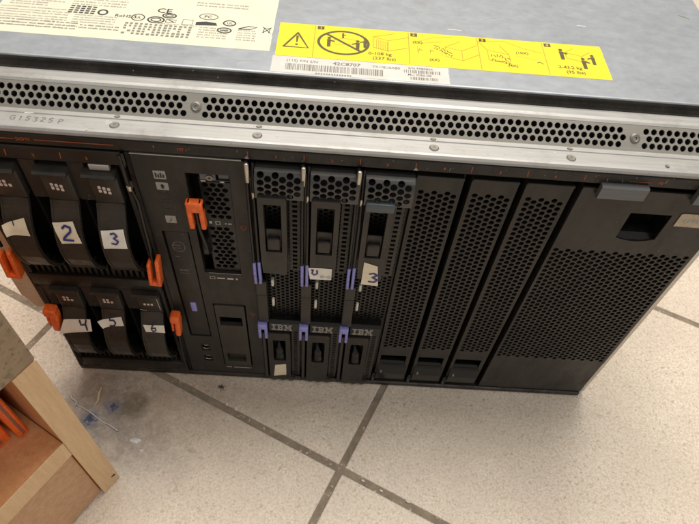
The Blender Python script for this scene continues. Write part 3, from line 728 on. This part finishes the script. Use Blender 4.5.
# orange slider and its black arm
f = MB()
x0, x1 = un(123, 200, -7)[0], un(133.4, 200, -7)[0]; z0, z1 = un(0, 197.8, -7)[1], un(0, 221.2, -7)[1]
B(f, x0, x0 + 3.1, -9, -4, z0, z1, .9, seg=3); B(f, x1 - 3.1, x1, -9, -4, z0, z1, .9, seg=3); B(f, x0, x1, -9.3, -3.6, z1 - 8, z1, 1.3, seg=3)
f.build('orange_slider', M['orange'], mt)
f = MB(); xm = (x0 + x1) / 2
f.tube([(xm * mm, -.006, (z1 - 8) * mm), ((xm + .2) * mm, -.0055, (z0 - 3) * mm), ((xm + 1.2) * mm, -.004, 186 * mm), ((xm + 1.5) * mm, -.002, 177 * mm), ((xm + 1.7) * mm, .003, 170 * mm)], [.0012, .0012, .0015, .0015, .0012])
B(f, xm - 1, xm + 2.6, -4.4, 2, 176, 190, .6, seg=2)
f.build('slider_arm', M['gloss'], mt)
# icon plates
g = MB()
for (a, c, z0, z1) in ((108.4, 115.3, 238.6, 245.0), (108.4, 115.4, 229.8, 235.8), (108.9, 115.3, 200.7, 207.3)): g.plate(rrect(a, c, z0, z1, .4), [], .12, face(-.15))
g.build('icon_plate', M['fog'], mt)
g = MB()
for z0 in (221.6, 213.6): g.stroke([(108.9, z0), (115.0, z0), (115.0, z0 + 5.6), (108.9, z0 + 5.6), (108.9, z0)], .25, face(-.12))
for i in range(4): seg_rect(g, 109.3 + i * 1.4, 110.2 + i * 1.4, 239.8, 243.4 - (i % 2), face(-.3))
g.plate([(111.2, 231), (112.8, 231), (112.8, 233), (113.4, 233), (112, 234.9), (110.6, 233), (111.2, 233)], [], 0, face(-.32), sides=False)
g.stroke([(111, 202), (112.6, 203.8), (112.2, 206)], .3, face(-.3))
g.build('icon_print', M['bezel'], mt)
g = MB()
g.stroke([(129.3, 143.6), (132.6, 143.6), (132.6, 146.2), (129.3, 146.2), (129.3, 143.6)], .4, face(-.1)); seg_rect(g, 134, 139.4, 144.1, 145.4, face(-.1)); seg_rect(g, 141, 145.4, 143.9, 145.5, face(-.1)); seg_rect(g, 147, 148.2, 143.8, 145.6, face(-.1))
seg_rect(g, 129, 151, 150.6 - .3, 150.6, face(-.1)); g.build('white_print', M['white'], mt)
g = MB(); seg_rect(g, 128.4, 133, 13.2, 14.0, face(-.1)); seg_rect(g, 135, 150, 13.2, 13.9, face(-.1))
g.build('white_print', M['white'], mt)
g = MB()
for z in (199.2, 99.5):
    x = 156.2; g.stroke([(x - 1.8, z + 1.2), (x - 1.0, z + 2.6), (x + 1.0, z + 2.6), (x + 1.8, z + 1.2), (x, z - 2.2), (x - 1.8, z + 1.2)], .4, face(-.1))
    g.stroke([(x - .5, z), (x + .6, z)], .5, face(-.14))
g.build('orange_arrow', M['oprint'], mt)
# optical drive
f = MB(); B(f, 105.2, 120.3, .6, 10, 64.2, 191.4, .5, seg=2); od = f.build('optical_drive', M['bezel2'], mt)
f = MB(); B(f, 110.5, 114.6, -.1, 3, 99.6, 111, .4, seg=2); o = f.build('eject_button', M['blue'], mt); o.parent = od
g = MB()
for z, wd in ((178, 5), (175, 5), (166, 3)): g.stroke([(108.8, z), (108.8 + wd, z)], .5, face(.5))
ring = [(112.5 + 4.0 * math.cos(2 * math.pi * k / 20), 176.5 + 5 * math.sin(2 * math.pi * k / 20)) for k in range(20)]
g.stroke(ring, .4, face(.45), closed=True); g.text('DVD', 3, lambda u, v, d: ((109.3 + u) * mm, .45 * mm, (150 + v) * mm)); g.stroke([(109, 147.5), (116, 147.5)], .4, face(.45))
o = g.build('embossed_mark', M['greyprint'], mt); o.parent = od
# lower hatch
f = MB(); f.plate(rrect(128.2, 150.2, 18.4, 111.2, .6), [rect(130.4, 147.6, 83.2, 95.4), rect(131.3, 146.6, 26, 39)], 4, face(-.9)); hp = f.build('bay_cover', M['handle'], mt)
f = MB(); B(f, 131.4, 146.5, 1.5, 4, 26.2, 38.0, .6); o = f.build('latch_pocket', M['bezel'], mt); o.parent = hp
for z0 in (40.2, 22.6):
    f = MB(); B(f, 110.9, 117.7, 3.6, 4.4, z0, z0 + 8.8); f.plate(rrect(110.7, 117.9, z0 - .1, z0 + 9.2, .4), [rect(111.5, 117.1, z0 + .7, z0 + 8.4)], .8, face(.6))
    up = f.build('usb_port', M['bezel'], mt)
    g = MB(); B(g, 112.4, 116.4, 1.8, 3.5, z0 + 4.2, z0 + 6.4, .2); g.tube([(.1120, .0006, (z0 + 3.1) * mm), (.1145, .0004, (z0 + 2.5) * mm), (.1168, .0006, (z0 + 3.2) * mm)], .00025); o = g.build('contact_tongue', M['pin'], mt); o.parent = up

# ------------------------------------------------------------------ blade servers
def blade():
    b = thing('blade_server', (.1795, 0, 2.5 * mm), 'x', 'blade server', 'blade servers in the middle bays')
    x0 = 165.0
    f = MB(); f.plate(rect(x0 + 1.5, x0 + 29.2, 5, 252), honey_v(x0 + 2.2, x0 + 28.6, 96.5, 244, 3.7, 1.45), 1.0, face(4.6))
    B(f, x0 + 1.5, x0 + 2.3, 5.7, 30, 5, 252); B(f, x0 + 28.4, x0 + 29.2, 5.7, 30, 5, 252)
    f.build('vent_grille', M['mesh'], b)
    # bright perforated cap, bent forward
    def cap(u, v, d):      # v: arc length from the back top edge downwards
        R0 = 9.0
        if v < 0: return (u * mm, (2.0 - v) * mm, (254.3 - d) * mm)
        if v < 14.14:
            a = v / R0; yy = 2.0 - (R0 - d) * math.sin(a) ; zz = 254.3 - R0 + (R0 - d) * math.cos(a)
            return (u * mm, yy * mm, zz * mm)
        return (u * mm, (2.0 - R0 + d) * mm, (254.3 - R0 - (v - 14.14)) * mm)
    W0, W1 = x0 + 1.2, x0 + 28.8
    out = [(W0, v) for v in (-1, 1, 3, 5, 7, 9, 11, 13, 15, 24)] + [(W1, v) for v in (24, 15, 13, 11, 9, 7, 5, 3, 1, -1)]
    hs = []
    hs = honey_v(x0 + 2.0, x0 + 27.8, 4.6, 23.4, 4.75, 2.08, n=8)
    f = MB(); f.plate(out, hs, .9, cap)
    f.build('top_cap', M['capm'], b)
    f = MB(); B(f, W0 + .6, W1 - .6, -.6, 4.2, 233, 248); f.build('cap_interior', M['dark'], b)
    # ladder vent right of the handles
    def ladder(z0, z1, p, y):
        hs = []; z = z0 + 2
        while z + p * .6 < z1: hs.append(rect(x0 + 21.7, x0 + 24.7, z, z + p * .58)); z += p
        g = MB(); g.plate(rrect(x0 + 20, x0 + 26.6, z0, z1, .5), hs, 3.4, face(y)); return g.build('ladder_vent', M['handle'], b)
    ladder(160, 235, 4.3, -.6); ladder(5, 93, 2.9, .2)
    # upper handle
    hx0, hx1 = x0 + 2.3, x0 + 19.0
    f = MB(); f.plate([(hx0 + .6, 166), (hx1 - .4, 165), (hx1, 178), (hx1, 236.5), (hx1 - .8, 237.5), (hx0 + .6, 237.5), (hx0, 236.5), (hx0, 180)], [rect(x0 + 5.6, x0 + 15.9, 188.5, 232)], 5, face(-8.6))
    B(f, hx0 + 1.2, hx0 + 2.2, -3.5, 4.5, 167, 236); B(f, hx1 - 2.2, hx1 - 1.2, -3.5, 4.5, 167, 236)
    uh = f.build('upper_handle', M['handle'], b)
    f = MB(); B(f, x0 + 5.9, x0 + 15.6, -5.6, -4.4, 189, 207, .4); B(f, x0 + 6.6, x0 + 14.6, -8.8, -5.7, 190.5, 200.5, .9, seg=2); o = f.build('release_latch', M['handle'], b); o.parent = uh
    # lower handle
    f = MB(); f.plate([(x0 + 1.3, 4.5), (x0 + 19, 4.5), (x0 + 19.4, 30), (x0 + 19, 78), (x0 + 18, 80), (x0 + 2, 80), (x0 + 1.3, 78)], [rrect(x0 + 5.3, x0 + 15.5, 36.5, 69.5, 1)], 4, face(-3.6))
    B(f, x0 + 2.2, x0 + 18.5, -.4 , 3.5, 5, 34); B(f, x0 + 2.2, x0 + 18.5, -.4 , 3.5, 71, 78)
    lh = f.build('lower_handle', M['bezel2'], b)
    f = MB(); f.tube([((x0 + 10.4) * mm, .0032, .036), ((x0 + 10.4) * mm, -.0012, .043), ((x0 + 10.4) * mm, -.0005, .052), ((x0 + 10.4) * mm, .0036, .058)], [.003, .0042, .0040, .002], 14); o = f.build('release_latch', M['gloss'], b); o.parent = lh
    # badge
    f = MB(); f.prism([(-.0030, .0835), (-.0036, .0845), (-.0030, .0945), (-.0010, .0965), (.0044, .0965), (.0044, .0830)], (x0 + 3.4) * mm, (x0 + 26.6) * mm)
    bd = f.build('maker_badge', M['gloss'], b)
    # IBM in eight bars
    f = MB()
    def bars(segs, ox):
        for k in range(8):
            z = 85.8 + k * .98
            for (a, c) in segs[7 - k]:
                def F_(u, v, d): 
                    yy = -3.6 + (v - 84.5) * .06 - .25
                    return (u * mm, yy * mm, v * mm)
                f.add([F_(ox + a, z, 0), F_(ox + c, z, 0), F_(ox + c, z + .68, 0), F_(ox + a, z + .68, 0)], [(0, 1, 2, 3)])
    I_ = [[(0, 3.4)], [(0, 3.4)], [(1, 2.4)], [(1, 2.4)], [(1, 2.4)], [(1, 2.4)], [(0, 3.4)], [(0, 3.4)]]
    Bb = [[(0, 4.2)], [(0, 4.7)], [(.9, 2.2), (3.4, 4.8)], [(.9, 4.3)], [(.9, 4.3)], [(.9, 2.2), (3.4, 4.8)], [(0, 4.7)], [(0, 4.2)]]
    Mm = [[(0, 2.2), (4, 6.2)], [(0, 2.5), (3.7, 6.2)], [(.9, 2.8), (3.4, 5.3)], [(.9, 5.3)], [(.9, 2.1), (2.4, 3.8), (4.1, 5.3)], [(.9, 2.1), (2.6, 3.6), (4.1, 5.3)], [(0, 2.1), (2.8, 3.4), (4.1, 6.2)], [(0, 2.1), (4.1, 6.2)]]
    bars(I_, x0 + 5.2); bars(Bb, x0 + 9.2); bars(Mm, x0 + 14.6)
    o = f.build('badge_lettering', M['fog'], b); o.parent = bd
    # ejector levers on the left edge
    f = MB()
    f.tube([((x0 - 3.3) * mm, -.001, .2585), ((x0 - 3.2) * mm, -.004, .248), ((x0 - 3.1) * mm, -.0062, .22), ((x0 - 3.0) * mm, -.0062, .170)], .00095, 10)
    f.tube([((x0 - .1) * mm, .000, .2565), ((x0 + .1) * mm, -.004, .244), ((x0 + .3) * mm, -.0068, .215), ((x0 + .2) * mm, -.0068, .170)], .0011, 10)
    B(f, x0 - 2.8, x0 - .2, -2.2, 3, 165, 252, .3)
    ul = f.build('ejector_lever', M['gloss'], b)
    f = MB(); B(f, x0 - 3.9, x0 - 1.8, -8.2, -4.5, 151.5, 174, .7, seg=2); B(f, x0 - .6, x0 + 1.4, -8.8, -4.8, 152.5, 176, .7, seg=2); o = f.build('blue_tip', M['blue'], b); o.parent = ul
    f = MB(); B(f, x0 - 4.0, x0 - 1.4, -5.6, -3.2, 245, 259.3, .8, seg=2); B(f, x0 - 1.0, x0 + .9, -6, -3, 232, 238, .7, seg=2); o = f.build('pivot_pin', M['pin'], b); o.parent = ul
    f = MB(); B(f, x0 - 3.9, x0 + 3.5, -4.6, -1.2, 133.4, 149, .6, seg=2); B(f, x0 - 3.9, x0 + 3.5, -4.2, -1.0, 97, 132.6, .6, seg=2); B(f, x0 - 2.9, x0 - .2, -2.8, 1, 5, 78, .5)
    ll = f.build('ejector_lever', M['handle'], b)
    f = MB(); a0_, a1_ = x0 - 5.0, x0 + 2.0
    B(f, a0_, a0_ + 2.2, -6.2, -2, 75.5, 95.5, .6, seg=2); B(f, a1_ - 2.2, a1_, -6.2, -2, 75.5, 95.5, .6, seg=2); B(f, a0_ + .2, a1_ - .2, -6.6, -1.8, 89.5, 96.2, .6, seg=2)
    o = f.build('blue_tip', M['blue'], b); o.parent = ll
    f = MB(); B(f, x0 + 6.0, x0 + 8.0, 1.4, 4.8, 136.5, 144, .5, seg=2); B(f, x0 + 5.6, x0 + 7.6, 2.0, 4.8, 110, 119, .7, seg=2)
    f.build('status_light', M['tape2'], b)
    # scalloped bottom edge
    f = MB()
    for k in range(3): f.tube([((x0 + 5 + k * 7.4) * mm, -.0032, .0030), ((x0 + 5 + k * 7.4) * mm, .0, .0030)], .0030, 12)
    B(f, x0 + 1.5, x0 + 27.5, -2.2, 0.2, .5, 4.2, .8, seg=2)
    f.build('bottom_edge', M['handle'], b)
    return b
def copy_tree(o, par=None):
    c = o.copy(); col.objects.link(c); c.parent = par
    for k in list(o.children): copy_tree(k, c)
    return c
b1 = blade()
b2 = copy_tree(b1); b3 = copy_tree(b1)
for o, dx in ((b2, 31.2), (b3, 62.0)): o.location.x += dx * mm; o.matrix_world = Matrix.Translation(o.location)
bpy.context.view_layer.update()
b1['label'] = 'blade server beside the media tray, with a blank tape scrap on its lower handle'
b2['label'] = 'blade server between two others, with a narrow white sticker below its upper handle'
b3['label'] = 'blade server nearest the blank panels, with 3 written on its upper handle'
def patch(par, pts, y, mat, name='paper_sticker', bend=0):
    m = MB(); P = [un(px, pz, y) for px, pz in pts]; m.plate(P, [], .15, lambda u, v, d: (u * mm, (y + d - .2) * mm, v * mm)); return m.build(name, mat, par)
patch(b1, [(170.6, 21.4), (179.9, 24.1), (179.9, 4.5), (168.9, 1.5)], -3.8, M['tape'])
s2 = patch(b2, [(196.9, 162.9), (205.5, 163.4), (213.0, 163.2), (213.0, 150.6), (198.4, 150.3)], -8.8, M['tape2'])
g = MB()
x_, z_ = un(198.3, 154.5, -9); hw(g, face(-9.2), 'J', x_, z_, 7.0, 1.2); o = g.build('handwritten_mark', M['bluepen'], b2); 
g = MB()
for k, ch_ in enumerate('0-0'): hw(g, face(-9.2), ch_, 205.6 + k * 2.3, 164.8, 2.8, .35)
g.build('printed_code', M['inkgrey'], b2)
s3 = patch(b3, [(234.0, 173.0), (243.4, 169.2), (245.8, 147.0), (233.8, 148.0)], -8.8, M['tape'])
g = MB(); x_, z_ = un(237.6, 151.0, -9); hw(g, face(-9.2), '3', x_, z_, 10.0, 1.6); g.build('handwritten_mark', M['bluepen'], b3)
g = MB(); x0 = 227.2; B(g, x0 + 2.2, x0 + 19.2, -9.2, -3, 231.6, 238.6, .8, seg=2); g.build('handle_glint', M['painted_glint'], b3)  # added plate, its blue-grey imitates a reflection on the handle

# ------------------------------------------------------------------ blanking panels
def filler(xa, xb):
    p = thing('filler_panel', ((xa + xb) / 2 * mm, 0, 2.5 * mm), 'x', 'blank panel', 'perforated blank panels over the empty bays')
    f = MB(); f.plate(rrect(xa, xb, 6, 254, .8), honey_v(xa + .8, xb - .4, 60, 243.5, 4.45, 1.87) + [rrect(xa + 2.4, xb - 3.2, 33.8, 48.5, 1)], 1.1, face(.6))
    f.build('perforated_face', M['panel'], p)
    f = MB(); B(f, xa, xa + .8, 1.8, 14, 6, 254); B(f, xb - .8, xb, 1.8, 14, 6, 254); B(f, xa + .8, xb - .8, 1.8, 12, 253, 254); B(f, xa, xb, -.6, .5, 253.2, 255, .4)
    f.build('side_flange', M['panel'], p)
    f = MB(); B(f, xa + 2.2, xb - 3.0, 9, 10, 33.5, 48.8); f.prism([(.0018, .0335), (.0010, .0345), (.0028, .0362), (.006, .0352), (.009, .0335)], (xa + 2.5) * mm, (xb - 3.3) * mm)
    f.build('finger_slot', M['gloss'], p)
    f = MB(); f.prism([(.0005, .0100), (-.0010, .0110), (-.0014, .0200), (-.0006, .0310), (.0005, .0325)], (xa + 1.4) * mm, (xb - 1.6) * mm, smooth=False); B(f, xa - 2.4, xa + .8, -1, 4, 4, 16, .8, seg=2)
    f.build('latch_foot', M['gloss'], p)
    f = MB(); f.tube([((xa + 4.6) * mm, -.0028, .0250), ((xa + 4.6) * mm, -.0005, .0250)], .0009, 10); f.build('rivet', M['pin'], p)
    return p
p1 = filler(256.6, 283.6); p2 = filler(288.0, 314.8); p3 = filler(319.0, 346.4)
p1['label'] = 'narrow black perforated blank panel right beside the third blade server'
p2['label'] = 'middle one of the three narrow black perforated blank panels'
p3['label'] = 'narrow black perforated blank panel beside the wide cover at the right end'
# ------------------------------------------------------------------ wide power bay cover
pc = thing('power_bay_cover', (.397, 0, 2.5 * mm), 'wide black perforated bay cover with a square finger opening and beige tag', 'bay cover')
lipcurve = [(386.3, 214.2)] + [(386.3 + 24.6 * k / 10, 214.2 - 2.6 * math.sin(math.pi * k / 10)) for k in range(1, 10)] + [(410.9, 214.2)]
f = MB(); f.plate(rrect(350.8, 442.2, 4, 254.6, .8), honey_v(352.0, 441.2, 58.0, 200.5, 4.45, 1.87) + [lipcurve + [(411.1, 236.6), (386.1, 236.6)]], 1.2, face(.0))
B(f, 350.8, 351.8, 1.4, 20, 4, 254.6)
f.build('perforated_face', M['panel'], pc)
f = MB(); B(f, 385, 412, 20, 21, 208, 238); f.build('opening_back', M['dark'], pc)  # back sheet blackened so the opening reads as unlit
f = MB(); B(f, 384.8, 386.0, 1.4, 14, 210, 238); B(f, 411.2, 412, 1.4, 14, 210, 238); B(f, 385, 412, 1.4, 14, 236.8, 238)
f.prism([(.0014, .2095), (.0014, .2118), (.005, .2150), (.010, .2165), (.0138, .2165), (.0138, .2095)], .3861, .4111)
f.build('finger_opening', M['gloss'], pc)
for xa, xb in ((358.8, 385.6), (414.0, 440)):
    f = MB(); f.prism([(-.0034, .2500), (-.0042, .2508), (-.0042, .2592), (-.0034, .2600), (-.0005, .2600), (-.0005, .2500)], xa * mm, xb * mm); f.build('metal_tab', M['hinge'], pc)
f = MB(); f.plate([(415.6, 228.2), (415.6, 238.4), (417.2, 239.2), (439, 239), (439, 228)], [], .5, face(-.6)); tg = f.build('beige_tag', M['beige'], pc)
f = MB(); 
for x in range(7): seg_rect(f, 419 + x * 2.6, 420.6 + x * 2.6, 232, 235, face(-.65))
o = f.build('tag_print', M['fog'], pc); o.parent = tg

# ------------------------------------------------------------------ wooden cabinet
Fp = Vector((.0562, -.0925, 0)); dd = Vector((-.5, -.866, 0)); bb = Vector((-.866, .5, 0))
def CM(s, b, z): return Fp + dd * s * mm + bb * b * mm + Vector((0, 0, z * mm))
CMX = Matrix(((dd.x, bb.x, 0, Fp.x), (dd.y, bb.y, 0, Fp.y), (0, 0, 1, 0), (0, 0, 0, 1)))
def CB_(mb, s0, s1, b0, b1_, z0, z1, bev=.4): return mb.box(s0 * mm, s1 * mm, b0 * mm, b1_ * mm, z0 * mm, z1 * mm, bev * mm, CMX)
cab = thing('wooden_cabinet', (Fp.x, Fp.y, FLOOR * mm), 'open light wooden cabinet corner standing on the tiles in front of the chassis', 'cabinet')
MW_in = wood('orange_brown_veneer', (.56, .255, .105), (.68, .36, .17), stretch=(10, 10, 1.2), rough=.35)
MW_edge = wood('pale_wood_edge', (.62, .40, .205), (.74, .52, .31), stretch=(14, 14, 1.0), rough=.5)
MW_front = wood('brown_oak_front', (.46, .25, .13), (.60, .36, .20), rot=(0, 0, math.radians(60)), stretch=(1.2, 9, 9), rough=.45)
MW_chip = wood('raw_chipboard', (.27, .19, .118), (.37, .275, .175), stretch=(1, 1, 1), rough=.85, speck=420)
f = MB(); CB_(f, .3, 15, .6, 300, FLOOR + .5, 190); f.build('side_panel', MW_in, cab)
f = MB(); CB_(f, -.2, 15.2, -.5, .55, FLOOR + .2, 189, .2); f.build('edge_band', MW_edge, cab)
f = MB(); CB_(f, 15.3, 330, 1.5, 298, 80, 99.6); sh_ = f.build('shelf', MW_in, cab)
f = MB(); CB_(f, 15.3, 330, .3, 1.4, 80.5, 100.2, .2); o = f.build('edge_band', MW_edge, cab); o.parent = sh_
f = MB(); CB_(f, 15.4, 330, 3, 18, FLOOR + 2, 79.8, .5); f.build('lower_front', MW_front, cab)
f = MB()
f.box(-.2 * mm, 330 * mm, -.6 * mm, 18 * mm, 190 * mm, 245 * mm, .0006, CMX)
f.build('top_rail', MW_chip, cab)
f = MB(); CB_(f, 0, 330, 18.3, 300, 226, 245); CB_(f, 330.3, 345, 0, 300, FLOOR + .5, 245); CB_(f, 15.3, 330, 298.3, 303, 0, 226); f.build('carcass_panel', MW_in, cab)
# screw hole / chip at the foot
f = MB(); f.tube([CM(1.5, -.55, 6.5), CM(3.0, -1.0, 8.5), CM(4.8, -.6, 8.2)], [.0003, .0005, .0003], 8); f.build('edge_chip', M['bezel'], cab)
# orange things on the shelf
for nm_, s0, s1, b0, z1, lab in (('plastic_file', 20.5, 27.5, 24, 163, 'thin orange plastic file standing beside the inner cabinet side'), ('plastic_file', 29.6, 43, 30, 160, 'thicker orange plastic file, the one farther from the cabinet side')):
    t = thing(nm_, tuple(CM((s0 + s1) / 2, b0, 99.8)), lab, 'plastic file', 'orange files on the cabinet shelf')
    f = MB(); CB_(f, s0, s1, b0, 230, 99.9, z1, 1.2); f.build('file_body', M['orange'], t)
    f = MB(); CB_(f, (s0 + s1) / 2 - .8, (s0 + s1) / 2 + .8, b0 - .5, b0 - .05, 104, z1 - 6, .1); f.build('spine_strip', plastic('grey_spine_strip', (.25, .10, .07), .4, .1), t)

# ------------------------------------------------------------------ litter on the floor
fz = FLOOR
def chip(name, label, cat, pts, h_, mat, group=None, jig=.3):
    m = MB(); n = len(pts); cx = sum(p[0] for p in pts) / n; cy = sum(p[1] for p in pts) / n
    base = [(p[0] * mm, p[1] * mm, (fz + .03) * mm) for p in pts]; top = [((cx + (p[0] - cx) * .82) * mm, (cy + (p[1] - cy) * .82) * mm, (fz + h_ * random.uniform(.7, 1.2)) * mm) for p in pts]
    m.add(base + top + [(cx * mm, cy * mm, (fz + h_ * 1.2) * mm)], [(i, (i + 1) % n, n + (i + 1) % n, n + i) for i in range(n)] + [(n + i, n + (i + 1) % n, 2 * n) for i in range(n)] + [tuple(range(n))[::-1]])
    o = m.build(name, mat); tag(o, label, cat, group); return o
def blob(cx, cy, rx, ry, n=9, rot=0):
    o = []
    for k in range(n):
        a = 2 * math.pi * k / n; r_ = random.uniform(.7, 1.1); x, y = rx * r_ * math.cos(a), ry * r_ * math.sin(a)
        o.append((cx + x * math.cos(rot) - y * math.sin(rot), cy + x * math.sin(rot) + y * math.cos(rot)))
    return o
Mst = flat('straw_sliver', (.62, .52, .30), .6); Mbf = flat('blue_fluff', (.09, .12, .20), .8); Mpl = flat('cloudy_plastic', (.55, .55, .54), .3)
Mins = flat('brown_husk', (.06, .035, .02), .6); Mcr = flat('plaster_crumb', (.62, .57, .48), .8)
m = MB(); m.tube([(.0224, -.0185, (fz + 1.4) * mm), (.0216, -.024, (fz + 1.2) * mm), (.0226, -.030, (fz + 1.0) * mm), (.0212, -.0345, (fz + .9) * mm)], [.0006, .0010, .0009, .0005], 6)
tag(m.build('wood_sliver', Mst), 'pale yellow wood sliver lying on the dark floor stain', 'sliver')
def fluff(cx, cy, r_, lab):
    m = MB()
    for k in range(22):
        a = random.uniform(0, 6.28); q = random.uniform(0, r_); p = (cx + q * math.cos(a), cy + q * math.sin(a)); b_ = random.uniform(0, 6.28); L = r_ * .7
        m.tube([(p[0] * mm, p[1] * mm, (fz + .35) * mm), ((p[0] + L * .5 * math.cos(b_)) * mm, (p[1] + L * .5 * math.sin(b_)) * mm, (fz + random.uniform(.7, 1.8)) * mm), ((p[0] + L * math.cos(b_ + .8)) * mm, (p[1] + L * math.sin(b_ + .8)) * mm, (fz + .4) * mm)], .00028, 5)
    tag(m.build('blue_lint', Mbf), lab, 'lint', 'blue lint on the floor stain')
fluff(19.7, -47.4, 4.2, 'blue lint tuft on the stain, the one nearer the cabinet'); fluff(36.6, -34.9, 3.0, 'smaller blue lint tuft on the stain, nearer the chassis')
m = MB(); P = [(-2.7, -25.3), (1, -30), (3.5, -31.5), (7.9, -35.7), (14, -38.5), (20.6, -42.1), (27, -46), (33, -49.5), (38.1, -51.6), (46, -56)]
m.tube([(x * mm, y * mm, (fz + .9 + .8 * math.sin(i * 1.7)) * mm) for i, (x, y) in enumerate(P)], .0006, 7)
m.tube([(3.5 * mm, -31.5 * mm, (fz + 1) * mm), (6 * mm, -33 * mm, (fz + 2) * mm), (5 * mm, -36 * mm, (fz + 1) * mm)], .0006, 7)
tag(m.build('thread', Mpl), 'whitish thread trailing across the dark floor stain', 'thread')
chip('plastic_flake', 'clear crumpled plastic flake on the floor right of the cabinet foot stain', 'plastic scrap', blob(61.8, -63.2, 5.5, 3.2, 10), 1.4, Mpl)
chip('plaster_crumb', 'small white plaster crumb just below the clear plastic flake', 'crumb', blob(69, -71, 2, 1.5), 1.0, Mcr)
chip('plaster_crumb', 'flat beige crumb lying alone on the tile below the grout line', 'crumb', blob(109, -69.1, 4.2, 1.5, 9, -.3), .8, flat('beige_crumb', (.50, .42, .31), .8))
chip('plaster_crumb', 'whitest square crumb lying across the grout line', 'crumb', blob(139.3, -30.4, 2.2, 2.6, 6), 1.0, Mcr)
chip('plaster_crumb', 'white crumb on the grout line, just left of the square one', 'crumb', blob(131.2, -27.0, 1.2, 1.8, 6), .8, Mcr)
chip('plaster_crumb', 'tiny round white crumb on the tile below the square crumb', 'crumb', blob(139.7, -50.8, 1.3, 1.1, 8), .8, Mcr)
for (x, y, r_, lab) in ((249.5, -86.4, 1.8, 'white crumb in the joint just right of the tile crossing'), (264.1, -93.6, 1.6, 'white crumb in the joint, middle of the three right of the crossing'), (285.7, -101.1, 2.4, 'longest white crumb in the joint right of the crossing')):
    chip('plaster_crumb', lab, 'crumb', blob(x, y, r_, 1.1, 8, -.45), .6, Mcr)
m = MB()
m.tube([(.1218, -.0120, (fz + 1.2) * mm), (.1238, -.0118, (fz + 1.8) * mm), (.1262, -.0122, (fz + 1.2) * mm)], [.0005, .0013, .0006], 8)
for k in range(6):
    a = k * 1.05 + .4; m.tube([(.1240, -.0120, (fz + 1.4) * mm), ((124 + 2.3 * math.cos(a)) * mm, (-12 + 2.3 * math.sin(a)) * mm, (fz + 1.8) * mm), ((124 + 3.6 * math.cos(a)) * mm, (-12 + 3.6 * math.sin(a)) * mm, (fz + .2) * mm)], .00018, 5)
tag(m.build('dead_insect', Mins), 'tiny dead brown insect on the tile under the media tray', 'insect')

# ------------------------------------------------------------------ light, world, camera
w = bpy.data.worlds.new('World'); scn.world = w; w.use_nodes = True
bg = w.node_tree.nodes['Background']; bg.inputs[0].default_value = (1.0, .965, .92, 1); bg.inputs[1].default_value = .44
def area(name, loc, target, size, power, colr, sy=None):
    l = bpy.data.lights.new(name, 'AREA'); l.energy = power; l.color = colr; l.size = size
    if sy: l.shape = 'RECTANGLE'; l.size_y = sy
    o = bpy.data.objects.new(name, l); col.objects.link(o); o.location = loc
    o.rotation_euler = (Vector(target) - Vector(loc)).to_track_quat('-Z', 'Y').to_euler(); return o
area('ceiling_and_fill_lamp', (.30, .75, 2.3), (.25, 0, 0), 1.3, 61, (1, .92, .82))
area('ceiling_and_fill_lamp', (.9, -.7, 2.3), (.15, 0, 0), .5, 9, (1, .92, .82))  # added weak fill from the front to brighten the front panels

cd = bpy.data.cameras.new('Camera'); cam = bpy.data.objects.new('Camera', cd); col.objects.link(cam)
cam.location = (.20953, -.24423, .48904); cam.rotation_euler = (.654704, -.0675842, .0275377)
cd.sensor_fit = 'HORIZONTAL'; cd.sensor_width = 36; cd.lens = 36 * 603.48 / 699
cd.clip_start = .01; cd.clip_end = 100
scn.camera = cam
cd.dof.use_dof = True; cd.dof.focus_distance = .40; cd.dof.aperture_fstop = 18
scn.view_settings.view_transform = 'Standard'; scn.view_settings.look = 'None'; scn.view_settings.exposure = 0; scn.view_settings.gamma = 1
